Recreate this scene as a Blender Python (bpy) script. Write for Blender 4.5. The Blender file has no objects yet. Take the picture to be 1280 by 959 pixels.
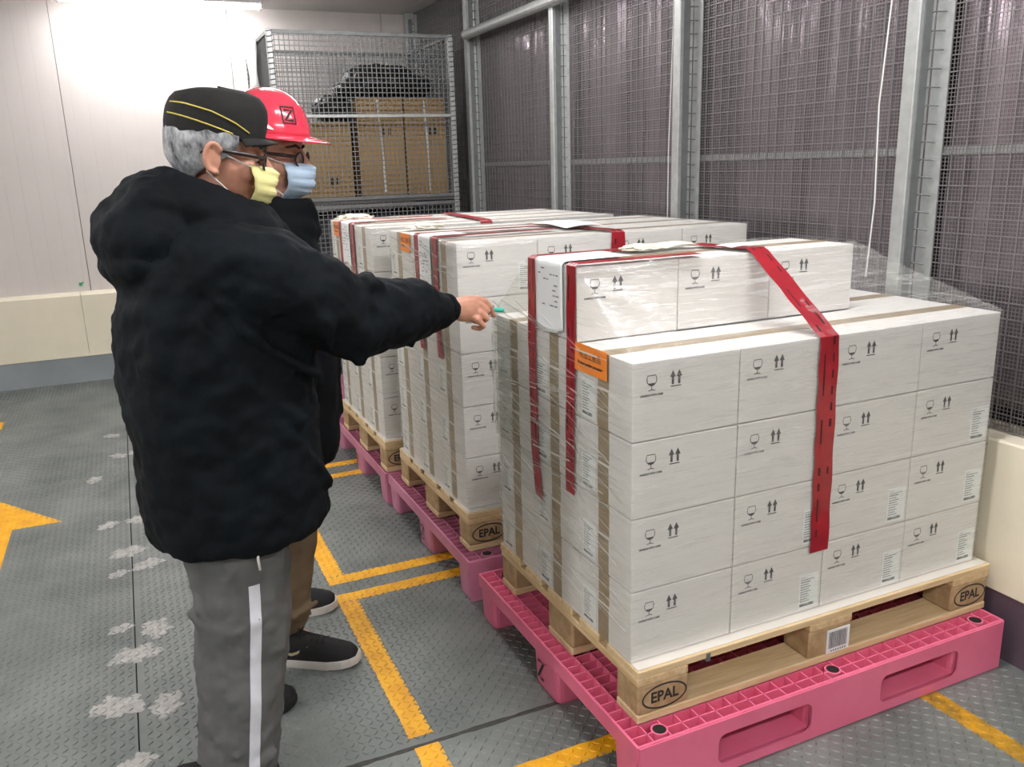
import bpy, bmesh, math, random
import numpy as np
from math import sin, cos, pi, radians, sqrt
from mathutils import Vector, Matrix, noise
from mathutils.bvhtree import BVHTree

random.seed(7)
scene = bpy.context.scene
COL = scene.collection

# ------------------------------------------------------------------ camera
CAM_POS = (-0.9572, -1.4769, 1.4547)
YAW, PITCH, ROLL, FPX = 0.4187, 0.2544, -0.0303, 1055.19
fw = Vector((sin(YAW) * cos(PITCH), cos(YAW) * cos(PITCH), -sin(PITCH)))
rt0 = Vector((cos(YAW), -sin(YAW), 0)); up0 = rt0.cross(fw)
rt = cos(ROLL) * rt0 + sin(ROLL) * up0
up = -sin(ROLL) * rt0 + cos(ROLL) * up0
cam_data = bpy.data.cameras.new('camera'); cam = bpy.data.objects.new('camera', cam_data); COL.objects.link(cam)
cam.matrix_world = Matrix(((rt.x, up.x, -fw.x, CAM_POS[0]), (rt.y, up.y, -fw.y, CAM_POS[1]), (rt.z, up.z, -fw.z, CAM_POS[2]), (0, 0, 0, 1)))
cam_data.sensor_width = 36.0; cam_data.lens = FPX * 36.0 / 1280.0
cam_data.clip_start = 0.05; cam_data.clip_end = 60
scene.camera = cam

# ------------------------------------------------------------------ world, exposure
world = bpy.data.worlds.new('world'); scene.world = world; world.use_nodes = True
world.node_tree.nodes['Background'].inputs[0].default_value = (0.5, 0.5, 0.52, 1)
world.node_tree.nodes['Background'].inputs[1].default_value = 0.05
scene.view_settings.view_transform = 'Standard'; scene.view_settings.look = 'None'
scene.view_settings.gamma = 1.0; scene.view_settings.use_curve_mapping = False
scene.view_settings.exposure = 2.15
LAMP_POWER = 17.0          # emission strength of the room's ceiling luminaires
LAMPS = [(-0.53, 5.02, 12.0), (0.25, 2.5, LAMP_POWER), (0.25, 0.0, LAMP_POWER), (0.25, -2.3, 24.0),
         (-2.5, 2.5, LAMP_POWER), (-2.5, 0.2, LAMP_POWER), (-2.5, -2.3, 24.0)]

# ------------------------------------------------------------------ helpers
def srgb(r, g, b):
    f = lambda c: c / 12.92 if c <= 0.04045 else ((c + 0.055) / 1.055) ** 2.4
    return (f(r / 255), f(g / 255), f(b / 255), 1.0)

def mat(name, col, rough=0.5, metal=0.0, vary=0.0, vscale=8.0, bump=0.0, bscale=60.0, spec=0.5, stretch=(1, 1, 1), col2=None, emit=0.0, coat=0.0, sss=0.0, alpha=1.0, trans=0.0):
    m = bpy.data.materials.new(name); m.use_nodes = True
    nt = m.node_tree; n = nt.nodes; l = nt.links; p = n['Principled BSDF']
    p.inputs['Base Color'].default_value = col
    p.inputs['Roughness'].default_value = rough; p.inputs['Metallic'].default_value = metal
    p.inputs['Specular IOR Level'].default_value = spec
    p.inputs['Coat Weight'].default_value = coat; p.inputs['Alpha'].default_value = alpha
    p.inputs['Transmission Weight'].default_value = trans
    if sss: p.inputs['Subsurface Weight'].default_value = sss; p.inputs['Subsurface Radius'].default_value = (0.01, 0.004, 0.002)
    if emit: p.inputs['Emission Color'].default_value = col; p.inputs['Emission Strength'].default_value = emit
    tc = n.new('ShaderNodeTexCoord'); mp = n.new('ShaderNodeMapping'); mp.inputs['Scale'].default_value = stretch
    l.new(tc.outputs['Object'], mp.inputs['Vector'])
    if vary or col2:
        nz = n.new('ShaderNodeTexNoise'); nz.inputs['Scale'].default_value = vscale; nz.inputs['Detail'].default_value = 5
        nz.inputs['Roughness'].default_value = 0.62
        l.new(mp.outputs[0], nz.inputs['Vector'])
        rp = n.new('ShaderNodeValToRGB')
        c2 = col2 if col2 else tuple(c * (1 - vary) for c in col[:3]) + (1,)
        c1 = col if col2 else tuple(min(1, c * (1 + vary)) for c in col[:3]) + (1,)
        rp.color_ramp.elements[0].color = c2; rp.color_ramp.elements[1].color = c1
        rp.color_ramp.elements[0].position = 0.34; rp.color_ramp.elements[1].position = 0.66
        l.new(nz.outputs['Fac'], rp.inputs[0]); l.new(rp.outputs[0], p.inputs['Base Color'])
    if bump:
        nb = n.new('ShaderNodeTexNoise'); nb.inputs['Scale'].default_value = bscale; nb.inputs['Detail'].default_value = 4
        l.new(mp.outputs[0], nb.inputs['Vector'])
        b = n.new('ShaderNodeBump'); b.inputs['Strength'].default_value = bump; b.inputs['Distance'].default_value = 0.004
        l.new(nb.outputs['Fac'], b.inputs['Height']); l.new(b.outputs[0], p.inputs['Normal'])
    return m

def film_mat(name, base=0.05, streak=0.35, stretch=(1.5, 1.5, 14), tint=(0.95, 0.96, 0.94, 1), rot=0.0):
    """clear stretch film: mostly see-through, glossy, cloudy along its wrinkles"""
    m = bpy.data.materials.new(name); m.use_nodes = True
    nt = m.node_tree; n = nt.nodes; l = nt.links
    for x in list(n):
        if x.type == 'BSDF_PRINCIPLED': n.remove(x)
    out = [x for x in n if x.type == 'OUTPUT_MATERIAL'][0]
    tc = n.new('ShaderNodeTexCoord'); mp = n.new('ShaderNodeMapping'); mp.inputs['Scale'].default_value = stretch
    mp.inputs['Rotation'].default_value = (rot, rot * 0.6, 0)
    l.new(tc.outputs['Object'], mp.inputs[0])
    nz = n.new('ShaderNodeTexNoise'); nz.inputs['Scale'].default_value = 6.5; nz.inputs['Detail'].default_value = 6; nz.inputs['Distortion'].default_value = 0.6
    l.new(mp.outputs[0], nz.inputs['Vector'])
    rp = n.new('ShaderNodeMapRange'); rp.inputs['From Min'].default_value = 0.5; rp.inputs['From Max'].default_value = 0.78
    rp.inputs['To Min'].default_value = base; rp.inputs['To Max'].default_value = base + streak
    l.new(nz.outputs['Fac'], rp.inputs['Value'])
    bp = n.new('ShaderNodeBump'); bp.inputs['Strength'].default_value = 0.35; bp.inputs['Distance'].default_value = 0.01
    l.new(nz.outputs['Fac'], bp.inputs['Height'])
    tr = n.new('ShaderNodeBsdfTransparent'); tr.inputs[0].default_value = tint
    gl = n.new('ShaderNodeBsdfGlossy'); gl.inputs['Roughness'].default_value = 0.16; gl.inputs[0].default_value = (0.95, 0.95, 0.95, 1)
    df = n.new('ShaderNodeBsdfDiffuse'); df.inputs[0].default_value = (0.92, 0.92, 0.90, 1)
    l.new(bp.outputs[0], gl.inputs['Normal'])
    mx0 = n.new('ShaderNodeMixShader'); mx0.inputs[0].default_value = 0.62
    l.new(gl.outputs[0], mx0.inputs[1]); l.new(df.outputs[0], mx0.inputs[2])
    mx = n.new('ShaderNodeMixShader'); l.new(rp.outputs[0], mx.inputs[0])
    l.new(tr.outputs[0], mx.inputs[1]); l.new(mx0.outputs[0], mx.inputs[2]); l.new(mx.outputs[0], out.inputs[0])
    return m

def frames(path):
    P = [Vector(p) for p in path]; T = []
    for i in range(len(P)):
        a = P[max(i - 1, 0)]; b = P[min(i + 1, len(P) - 1)]
        T.append((b - a).normalized())
    ref = Vector((0, 0, 1)) if abs(T[0].z) < 0.85 else Vector((1, 0, 0))
    U = (ref - T[0] * ref.dot(T[0])).normalized(); out = []
    for i, t in enumerate(T):
        U = (U - t * U.dot(t)).normalized(); out.append((P[i], t, U, t.cross(U)))
    return out

class MB:
    def __init__(s): s.v = []; s.f = []
    def add(s, vs, fs):
        o = len(s.v); s.v += [tuple(v) for v in vs]; s.f += [tuple(i + o for i in f) for f in fs]; return s
    def box(s, x0, x1, y0, y1, z0, z1):
        return s.add([(x0, y0, z0), (x1, y0, z0), (x1, y1, z0), (x0, y1, z0), (x0, y0, z1), (x1, y0, z1), (x1, y1, z1), (x0, y1, z1)],
                     [(0, 3, 2, 1), (4, 5, 6, 7), (0, 1, 5, 4), (1, 2, 6, 5), (2, 3, 7, 6), (3, 0, 4, 7)])
    def cbox(s, x0, x1, y0, y1, z0, z1, c=0.004):
        """box with chamfered edges"""
        bm = bmesh.new(); r = bmesh.ops.create_cube(bm, size=1)
        for v in bm.verts: v.co = Vector((x0 + (v.co.x + .5) * (x1 - x0), y0 + (v.co.y + .5) * (y1 - y0), z0 + (v.co.z + .5) * (z1 - z0)))
        bmesh.ops.bevel(bm, geom=list(bm.edges), offset=c, segments=1, affect='EDGES', profile=0.5)
        bm.verts.index_update()
        s.add([v.co[:] for v in bm.verts], [[v.index for v in f.verts] for f in bm.faces]); bm.free(); return s
    def prism(s, poly, z0, z1):
        n = len(poly)
        return s.add([(x, y, z0) for x, y in poly] + [(x, y, z1) for x, y in poly],
                     [tuple(range(n - 1, -1, -1)), tuple(range(n, 2 * n))] + [(i, (i + 1) % n, n + (i + 1) % n, n + i) for i in range(n)])
    def loft(s, rings, cap=True, closed=True):
        n = len(rings[0]); vs = [p for r in rings for p in r]; fs = []
        for k in range(len(rings) - 1):
            for i in range(n if closed else n - 1):
                j = (i + 1) % n
                fs.append((k * n + i, k * n + j, (k + 1) * n + j, (k + 1) * n + i))
        if cap and closed:
            fs.append(tuple(range(n - 1, -1, -1))); o = (len(rings) - 1) * n; fs.append(tuple(range(o, o + n)))
        return s.add(vs, fs)
    def tube(s, path, r, n=6, cap=True):
        rs = r if isinstance(r, (list, tuple)) else [r] * len(path); rings = []
        for (p, t, u, w), q in zip(frames(path), rs):
            rings.append([p + u * (q * cos(2 * pi * i / n)) + w * (q * sin(2 * pi * i / n)) for i in range(n)])
        return s.loft(rings, cap)
    def chain(s, path, radii, n=18):
        """rounded limb: radii are numbers or (radius along up, radius across)"""
        F = frames(path); rings = []
        R = [(r, r) if not isinstance(r, tuple) else r for r in radii]
        def ring(p, u, w, r, k): return [p + u * (r[0] * k * cos(2 * pi * i / n)) + w * (r[1] * k * sin(2 * pi * i / n)) for i in range(n)]
        p, t, u, w = F[0]; m = min(R[0])
        for a in (85, 60, 30): rings.append(ring(p - t * (m * sin(radians(a))), u, w, R[0], cos(radians(a))))
        for (p, t, u, w), r in zip(F, R): rings.append(ring(p, u, w, r, 1))
        m = min(R[-1])
        for a in (30, 60, 85): rings.append(ring(p + t * (m * sin(radians(a))), u, w, R[-1], cos(radians(a))))
        return s.loft(rings)
    def ell(s, c, r, n=20, m=12, rot=None):
        c = Vector(c); rings = []
        for k in range(m + 1):
            a = -pi / 2 + pi * min(max(k / m, 0.012), 0.988)
            ring = []
            for i in range(n):
                q = Vector((r[0] * cos(a) * cos(2 * pi * i / n), r[1] * cos(a) * sin(2 * pi * i / n), r[2] * sin(a)))
                ring.append(c + (rot @ q if rot else q))
            rings.append(ring)
        return s.loft(rings)
    def grid(s, fn, nu, nv, wrap=False):
        vs = [fn(i / nu, j / nv) for j in range(nv + 1) for i in range(nu + (0 if wrap else 1))]
        w = nu if wrap else nu + 1
        return s.add(vs, [(j * w + i, j * w + (i + 1) % w, (j + 1) * w + (i + 1) % w, (j + 1) * w + i) for j in range(nv) for i in range(nu)])
    def sheet(s, fn, nu, nv, th):
        """a thin sheet with two sides: fn(u,v)->(point, normal)"""
        A = [[fn(i / nu, j / nv) for i in range(nu + 1)] for j in range(nv + 1)]
        top = [Vector(p) + Vector(nr) * th for r in A for p, nr in r]; bot = [Vector(p) for r in A for p, nr in r]; w = nu + 1; N = len(top); fs = []
        for j in range(nv):
            for i in range(nu):
                a = j * w + i; fs.append((a, a + 1, a + w + 1, a + w)); fs.append((N + a, N + a + w, N + a + w + 1, N + a + 1))
        for i in range(nu):
            fs.append((i, N + i, N + i + 1, i + 1)); b = nv * w + i; fs.append((b, b + 1, N + b + 1, N + b))
        for j in range(nv):
            a = j * w; fs.append((a, a + w, N + a + w, N + a)); b = a + nu; fs.append((b, N + b, N + b + w, b + w))
        return s.add(top + bot, fs)
    def xf(s, M):
        s.v = [tuple(M @ Vector(v)) for v in s.v]; return s
    def mesh(s, name, org=(0, 0, 0), smooth=False):
        me = bpy.data.meshes.new(name)
        me.from_pydata([(v[0] - org[0], v[1] - org[1], v[2] - org[2]) for v in s.v], [], s.f); me.update()
        if smooth: me.polygons.foreach_set('use_smooth', [True] * len(me.polygons))
        return me
    def build(s, name, m, parent=None, smooth=False, org=None):
        if org is None:
            org = (0, 0, 0)
            q = parent
            while q is not None: org = tuple(a + b for a, b in zip(org, q.location)); q = q.parent
        return mobj(name, s.mesh(name, org, smooth), m, parent)

def mobj(name, me, m, parent=None, loc=None):
    o = bpy.data.objects.new(name, me); COL.objects.link(o)
    if m is not None:
        if len(me.materials) == 0: me.materials.append(m)
    if parent is not None: o.parent = parent
    if loc is not None: o.location = loc
    return o

def tag(o, label=None, cat=None, group=None, kind=None):
    if label: o['label'] = label
    if cat: o['category'] = cat
    if group: o['group'] = group
    if kind: o['kind'] = kind
    return o

def thing(name, label, cat, loc=(0, 0, 0), group=None):
    o = bpy.data.objects.new(name, None); COL.objects.link(o); o.location = loc; o.empty_display_size = 0.1
    return tag(o, label, cat, group)

def fix_normals(me):
    bm = bmesh.new(); bm.from_mesh(me); bmesh.ops.recalc_face_normals(bm, faces=bm.faces); bm.to_mesh(me); bm.free()

def remesh(mb, voxel, smooth=4, disp=None, org=(0, 0, 0), name='body', dec=None):
    me = mb.mesh(name + '_src'); fix_normals(me)
    o = bpy.data.objects.new('tmp', me); COL.objects.link(o)
    r = o.modifiers.new('r', 'REMESH'); r.mode = 'VOXEL'; r.voxel_size = voxel
    if smooth: sm = o.modifiers.new('s', 'SMOOTH'); sm.factor = 0.5; sm.iterations = smooth
    for k, (strength, size) in enumerate(disp or []):
        t = bpy.data.textures.new('wr%d' % k, 'CLOUDS'); t.noise_scale = size; t.noise_depth = 2
        d = o.modifiers.new('d%d' % k, 'DISPLACE'); d.texture = t; d.strength = strength; d.mid_level = 0.5; d.texture_coords = 'LOCAL'
    if dec: dm = o.modifiers.new('dec', 'DECIMATE'); dm.ratio = dec
    dg = bpy.context.evaluated_depsgraph_get(); dg.update()
    out = bpy.data.meshes.new_from_object(o.evaluated_get(dg))
    out.name = name; out.materials.clear()
    bpy.data.objects.remove(o); bpy.data.meshes.remove(me)
    bv = BVHTree.FromPolygons([v.co[:] for v in out.vertices], [p.vertices[:] for p in out.polygons])
    if org != (0, 0, 0): out.transform(Matrix.Translation((-org[0], -org[1], -org[2])))
    out.polygons.foreach_set('use_smooth', [True] * len(out.polygons))
    return out, bv

_tc = {}
def text2d(body, size=0.01, align='CENTER', bold=0.0, shear=0.0):
    """flat lettering as (verts2d, faces)"""
    k = (body, size, align, bold, shear)
    if k in _tc: return _tc[k]
    cu = bpy.data.curves.new('t', 'FONT'); cu.body = body; cu.size = size; cu.align_x = align; cu.align_y = 'CENTER'; cu.resolution_u = 2; cu.offset = bold; cu.shear = shear
    o = bpy.data.objects.new('t', cu); COL.objects.link(o)
    dg = bpy.context.evaluated_depsgraph_get(); dg.update()
    me = bpy.data.meshes.new_from_object(o.evaluated_get(dg))
    r = ([(v.co.x, v.co.y) for v in me.vertices], [tuple(p.vertices) for p in me.polygons])
    bpy.data.objects.remove(o); bpy.data.curves.remove(cu); bpy.data.meshes.remove(me)
    _tc[k] = r; return r

def put2d(mb, sh, o, ux, uy):
    o = Vector(o); ux = Vector(ux); uy = Vector(uy)
    mb.add([o + ux * x + uy * y for x, y in sh[0]], sh[1])
def rect2d(mb, o, ux, uy, x0, x1, y0, y1):
    put2d(mb, ([(x0, y0), (x1, y0), (x1, y1), (x0, y1)], [(0, 1, 2, 3)]), o, ux, uy)
def stroke2d(pts, w, closed=False):
    vs = []; fs = []; n = len(pts)
    for i in range(n):
        a = pts[(i - 1) % n] if (closed or i > 0) else pts[i]; b = pts[(i + 1) % n] if (closed or i < n - 1) else pts[i]
        dx, dy = b[0] - a[0], b[1] - a[1]; L = sqrt(dx * dx + dy * dy) or 1
        nx, ny = -dy / L * w / 2, dx / L * w / 2
        vs += [(pts[i][0] + nx, pts[i][1] + ny), (pts[i][0] - nx, pts[i][1] - ny)]
    for i in range(n if closed else n - 1):
        j = (i + 1) % n; fs.append((2 * i, 2 * i + 1, 2 * j + 1, 2 * j))
    return vs, fs
def project(sh, o, ux, uy, d, bv, off=0.0012):
    o = Vector(o); ux = Vector(ux); uy = Vector(uy); d = Vector(d).normalized(); vs = []
    for x, y in sh[0]:
        p = o + ux * x + uy * y; h = bv.ray_cast(p, d, 1.0)
        vs.append((h[0] + (-d) * off) if h[0] else p + d * 0.1)
    return MB().add(vs, sh[1])

# ------------------------------------------------------------------ materials
M = {}
M['floor'] = mat('floor_steel', srgb(126, 131, 127), 0.46, 0.25, col2=srgb(97, 103, 100), vscale=3.2, bump=0.12, bscale=40)
M['floor_gap'] = mat('floor_gap', srgb(48, 48, 46), 0.8)
M['yellow'] = mat('yellow_paint', srgb(236, 176, 22), 0.5, col2=srgb(214, 150, 18), vscale=14, bump=0.08)
M['yellow_worn'] = mat('worn_yellow_paint', srgb(205, 150, 20), 0.5, col2=srgb(120, 98, 40), vscale=16, bump=0.08)
M['splat'] = mat('white_paint_splat', srgb(178, 176, 171), 0.6, col2=srgb(138, 139, 134), vscale=30)
M['wall'] = mat('white_wall_panel', srgb(203, 197, 192), 0.42, vary=0.03, vscale=1.5)
M['wall_left'] = mat('plain_white_wall', srgb(215, 212, 206), 0.55, vary=0.03)
M['cream'] = mat('cream_curb', srgb(226, 219, 196), 0.5, vary=0.05, vscale=2.5)
M['base_grey'] = mat('grey_base_strip', srgb(140, 147, 149), 0.45, vary=0.08, vscale=4)
M['base_shaded'] = mat('shaded_base_strip', srgb(88, 74, 84), 0.5, vary=0.08, vscale=4)  # same grey base, its shade and pink reflection put into the colour
M['ceil'] = mat('ceiling_panel', srgb(205, 203, 200), 0.6, vary=0.02)
M['galv'] = mat('galvanised_steel', srgb(176, 180, 178), 0.42, 0.55, vary=0.10, vscale=30)
M['galv_dark'] = mat('dull_galvanised_steel', srgb(120, 123, 123), 0.5, 0.5, vary=0.1, vscale=25)
M['wire'] = mat('mesh_wire', srgb(134, 132, 132), 0.5, 0.5)
M['back'] = mat('dark_space_wall', srgb(70, 56, 60), 0.8, col2=srgb(46, 42, 46), vscale=1.6)  # darkness of the space behind the mesh painted as wall colour
M['curtain'] = mat('sheen_tinted_plastic_sheet', srgb(188, 174, 183), 0.20, 0.65, col2=srgb(122, 108, 115), vscale=1.2, stretch=(1, 2.5, .25), bump=0.3, bscale=5)  # mauve sheen of reflected light put into the grey sheet colour
M['carton'] = mat('white_carton', srgb(220, 217, 214), 0.55, vary=0.025, vscale=3, bump=0.03, bscale=18, stretch=(1, 1, 9))
M['ctape'] = mat('brown_packing_tape', srgb(158, 137, 102), 0.34, col2=srgb(136, 115, 82), vscale=12, coat=0.2)
M['ink'] = mat('black_ink', srgb(38, 38, 38), 0.7)
M['ink_grey'] = mat('grey_ink', srgb(92, 92, 94), 0.7); M['pen_ink'] = mat('blue_grey_ink', srgb(128, 132, 142), 0.7); M['cream_film'] = mat('cream_crumpled_film', srgb(222, 217, 200), 0.3, vary=0.06, vscale=30, bump=0.4, bscale=60)
M['paper'] = mat('white_paper', srgb(232, 235, 234), 0.6, vary=0.015, vscale=10)
M['paper_cream'] = mat('cream_paper', srgb(226, 218, 198), 0.55, vary=0.03, vscale=12)
M['slip'] = mat('white_slip_sheet', srgb(208, 204, 194), 0.5)
M['orange'] = mat('orange_sticker', srgb(238, 138, 52), 0.45, vary=0.03)
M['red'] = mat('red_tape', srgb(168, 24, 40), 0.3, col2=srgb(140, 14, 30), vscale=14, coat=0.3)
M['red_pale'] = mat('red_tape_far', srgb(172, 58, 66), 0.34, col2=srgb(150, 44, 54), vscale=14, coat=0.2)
M['tape_ink'] = mat('tape_print', srgb(70, 6, 14), 0.5)
M['wood'] = mat('pale_pine', srgb(222, 200, 160), 0.6, col2=srgb(200, 172, 126), vscale=5, stretch=(1.2, 14, 14), bump=0.15, bscale=9)
M['wood_x'] = mat('pale_pine_end', srgb(216, 192, 150), 0.62, col2=srgb(192, 162, 118), vscale=5, stretch=(14, 1.2, 14), bump=0.15, bscale=9)
M['block'] = mat('pressed_wood_block', srgb(184, 158, 120), 0.75, col2=srgb(156, 130, 92), vscale=26, bump=0.4, bscale=70)
M['pink'] = mat('hot_pink_plastic', srgb(230, 118, 148), 0.38, col2=srgb(220, 104, 136), vscale=5, bump=0.04, bscale=60)
M['dusty'] = mat('dusty_pink_plastic', srgb(206, 134, 160), 0.45, col2=srgb(188, 114, 140), vscale=5, bump=0.05, bscale=60)
M['black'] = mat('black_rubber', srgb(18, 18, 18), 0.6)
M['jacket'] = mat('navy_black_jacket', srgb(11, 18, 23), 0.8, col2=srgb(6, 11, 15), vscale=6, bump=0.18, bscale=160, spec=0.16)
M['jacket_b'] = mat('black_jacket', srgb(10, 14, 18), 0.82, col2=srgb(6, 8, 11), vscale=6, bump=0.18, bscale=160, spec=0.16)
M['grey_tr'] = mat('grey_work_trousers', srgb(98, 99, 98), 0.75, col2=srgb(82, 83, 82), vscale=7, bump=0.15, bscale=180, spec=0.3)
M['khaki'] = mat('khaki_trousers', srgb(122, 105, 82), 0.75, col2=srgb(100, 85, 64), vscale=7, bump=0.15, bscale=180, spec=0.3)
M['stripe'] = mat('reflective_stripe', srgb(205, 207, 214), 0.35, vary=0.05, vscale=30)
M['skin_a'] = mat('skin_tanned', srgb(202, 150, 125), 0.5, col2=srgb(186, 131, 107), vscale=22, bump=0.06, bscale=120, sss=0.08)
M['skin_b'] = mat('skin_warm', srgb(206, 156, 134), 0.5, col2=srgb(190, 140, 118), vscale=22, bump=0.06, bscale=120, sss=0.08)
M['hair_grey'] = mat('grey_hair_under_net', srgb(186, 190, 192), 0.5, col2=srgb(66, 70, 74), vscale=55, stretch=(1, 1, .5), bump=0.8, bscale=45)
M['hair_dark'] = mat('dark_hair', srgb(40, 34, 32), 0.5, col2=srgb(24, 20, 20), vscale=60, bump=0.5, bscale=90)
M['cap'] = mat('dark_grey_cap', srgb(42, 42, 41), 0.8, col2=srgb(32, 33, 32), vscale=12, bump=0.25, bscale=90, spec=0.25)
M['piping'] = mat('yellow_piping', srgb(206, 190, 88), 0.6)
M['brass'] = mat('brass_buckle', srgb(150, 125, 85), 0.35, 0.8)
M['helmet'] = mat('coral_pink_helmet', srgb(226, 66, 88), 0.18, vary=0.03, coat=0.4)
M['mask_y'] = mat('yellow_face_mask', srgb(226, 221, 152), 0.7, vary=0.04, vscale=40)
M['mask_b'] = mat('blue_face_mask', srgb(172, 196, 216), 0.7, vary=0.04, vscale=40)
M['elastic'] = mat('white_elastic', srgb(225, 225, 222), 0.6)
M['frame'] = mat('dark_brown_glasses', srgb(52, 40, 36), 0.3)
M['lens'] = mat('clear_lens', (0.9, 0.92, 0.94, 1), 0.03, alpha=0.14)
M['eye_white'] = mat('eye_white', srgb(205, 195, 188), 0.25)
M['iris'] = mat('dark_iris', srgb(36, 26, 22), 0.2)
M['brow'] = mat('eyebrow_hair', srgb(60, 50, 46), 0.8)
M['shoe'] = mat('black_knit_shoe', srgb(17, 17, 18), 0.75, vary=0.2, vscale=40, bump=0.4, bscale=220)
M['sole'] = mat('off_white_sole', srgb(200, 196, 188), 0.55, vary=0.05, vscale=20)
M['sole_dark'] = mat('black_sole', srgb(24, 24, 24), 0.6)
M['lace'] = mat('black_lace', srgb(28, 28, 29), 0.8)
M['teal'] = mat('teal_marker', srgb(60, 192, 170), 0.35)
M['card'] = mat('brown_cardboard', srgb(158, 128, 80), 0.7, vary=0.06, vscale=6)
M['bag'] = mat('black_plastic_bag', srgb(26, 26, 28), 0.32, vary=0.2, vscale=10, bump=0.3, bscale=18)
M['dark_fill'] = mat('dark_filler_skin', srgb(52, 52, 56), 0.5, vary=0.2, vscale=8, bump=0.3, bscale=14)  # colour stands for the darkness inside the lower cage
M['white_strap'] = mat('white_strap', srgb(205, 205, 198), 0.5)
M['lamp_case'] = mat('white_lamp_housing', srgb(225, 225, 225), 0.4)
M['film'] = film_mat('stretch_film', 0.09, 0.36, stretch=(1.0, 1.0, 26))
M['film_far'] = film_mat('stretch_film_far', 0.12, 0.36, stretch=(1.0, 1.0, 22), rot=0.22)
M['film_wad'] = mat('crumpled_film', srgb(240, 240, 234), 0.2, vary=0.04, vscale=30, bump=0.4, bscale=60, alpha=0.85)

# fine vertical relief on the sandwich panels
def add_ribs(m, axis, freq):
    nt = m.node_tree; n = nt.nodes; l = nt.links; p = n['Principled BSDF']
    tc = n.new('ShaderNodeTexCoord'); w = n.new('ShaderNodeTexWave'); w.wave_type = 'BANDS'; w.bands_direction = axis
    w.inputs['Scale'].default_value = freq; w.wave_profile = 'SAW'
    l.new(tc.outputs['Object'], w.inputs['Vector'])
    mr = n.new('ShaderNodeMapRange'); mr.inputs['From Min'].default_value = 0.0; mr.inputs['From Max'].default_value = 0.06
    l.new(w.outputs['Fac'], mr.inputs['Value'])
    b = n.new('ShaderNodeBump'); b.inputs['Strength'].default_value = 0.35; b.inputs['Distance'].default_value = 0.002
    l.new(mr.outputs[0], b.inputs['Height']); l.new(b.outputs[0], p.inputs['Normal'])
add_ribs(M['wall'], 'X', 3.2)

XW, YB, ZC = 1.225, 5.35, 2.61          # mesh wall face, back wall face, ceiling
XL, YF = -3.6, -4.0

# ------------------------------------------------------------------ floor: steel tread plates
def lozenges(mb, inside, x0, x1, y0, y1, L=0.0108, W=0.0032, h=0.0023, base=0.0, pitch=0.0228):
    i0, i1 = math.ceil(x0 / pitch), math.floor(x1 / pitch); j0, j1 = math.ceil(y0 / pitch), math.floor(y1 / pitch)
    V = []; Fc = []; o = len(mb.v); r = 0.7071
    for i in range(i0, i1 + 1):
        x = i * pitch
        for j in range(j0, j1 + 1):
            y = j * pitch
            if inside is not None and not inside(x, y): continue
            dx, dy = (r, r) if (i + j) % 2 else (r, -r); nx, ny = -dy, dx
            V += [(x + dx * L, y + dy * L, base), (x + nx * W, y + ny * W, base), (x - dx * L, y - dy * L, base), (x - nx * W, y - ny * W, base),
                  (x + dx * L * .55, y + dy * L * .55, base + h), (x - dx * L * .55, y - dy * L * .55, base + h)]
            a = o; Fc += [(a, a + 1, a + 4), (a + 1, a + 5, a + 4), (a + 1, a + 2, a + 5), (a + 2, a + 3, a + 5), (a + 3, a + 4, a + 5), (a + 3, a, a + 4)]; o += 6
    mb.v += V; mb.f += Fc

floor = MB().box(XL, 1.75, YF, YB + .2, -0.08, -0.012).build('floor', M['floor_gap']); tag(floor, kind='structure')
xs = [(XL, -2.30), (-2.296, -1.102), (-1.098, 1.36)]
ys = [(YF, -2.05), (-2.046, 0.352), (0.358, 2.998), (3.002, YB)]
for (a, b) in xs:
    for (c, d) in ys:
        pb = MB().box(a, b, c, d, -0.012, 0.0)
        lozenges(pb, None, max(a, -3.0) + .012, min(b, 1.22) - .012, max(c, -0.75) + .012, d - .012)
        pb.build('floor_plate', M['floor'], floor)
# weld bead along the near joint
wb = MB()
for k in range(26):
    x = -0.80 + k * 0.035 + random.uniform(-.006, .006)
    wb.ell((x, 0.355 + random.uniform(-.001, .001), 0.0), (0.040, 0.006 + random.uniform(0, .004), 0.0008), 10, 4)
wb.build('weld_seam', mat('dirty_weld', srgb(62, 62, 58), 0.55, 0.3, vary=0.3, vscale=50), floor, smooth=True)
# white paint splats along the long joint
SPL = [(-1.189, 2.322, .05), (-1.062, 2.32, .06), (-1.114, 1.993, .07), (-1.044, 1.839, .06), (-1.15, 1.80, .04), (-1.035, 1.311, .065), (-1.142, 1.361, .04),
       (-1.10, 1.17, .075), (-1.15, 0.90, .075), (-1.025, 0.85, .06), (-1.109, 0.616, .05), (-1.181, 3.733, .05), (-1.147, 3.32, .05), (-1.257, 2.975, .05), (-1.06, 3.34, .05)]
for (x, y, r) in SPL:
    r *= .8
    ph = random.uniform(0, 6)
    rad = lambda a: r * (1 + .22 * sin(2 * a + ph) + .16 * sin(5 * a + 2 * ph) + .10 * sin(9 * a + ph) + .06 * sin(17 * a + 3 * ph) + .03 * sin(29 * a))
    pts = [(x + rad(2 * pi * k / 72) * cos(2 * pi * k / 72), y + rad(2 * pi * k / 72) * sin(2 * pi * k / 72)) for k in range(72)]
    sb = MB().prism(pts, 0.0, 0.0005)
    lozenges(sb, lambda px, py: (px - x) ** 2 + (py - y) ** 2 < (0.78 * r) ** 2, x - r, x + r, y - r, y + r, h=0.0027, L=.0112, W=.0037, base=0.0002)
    sb.build('paint_splat', M['splat'], floor)

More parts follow.
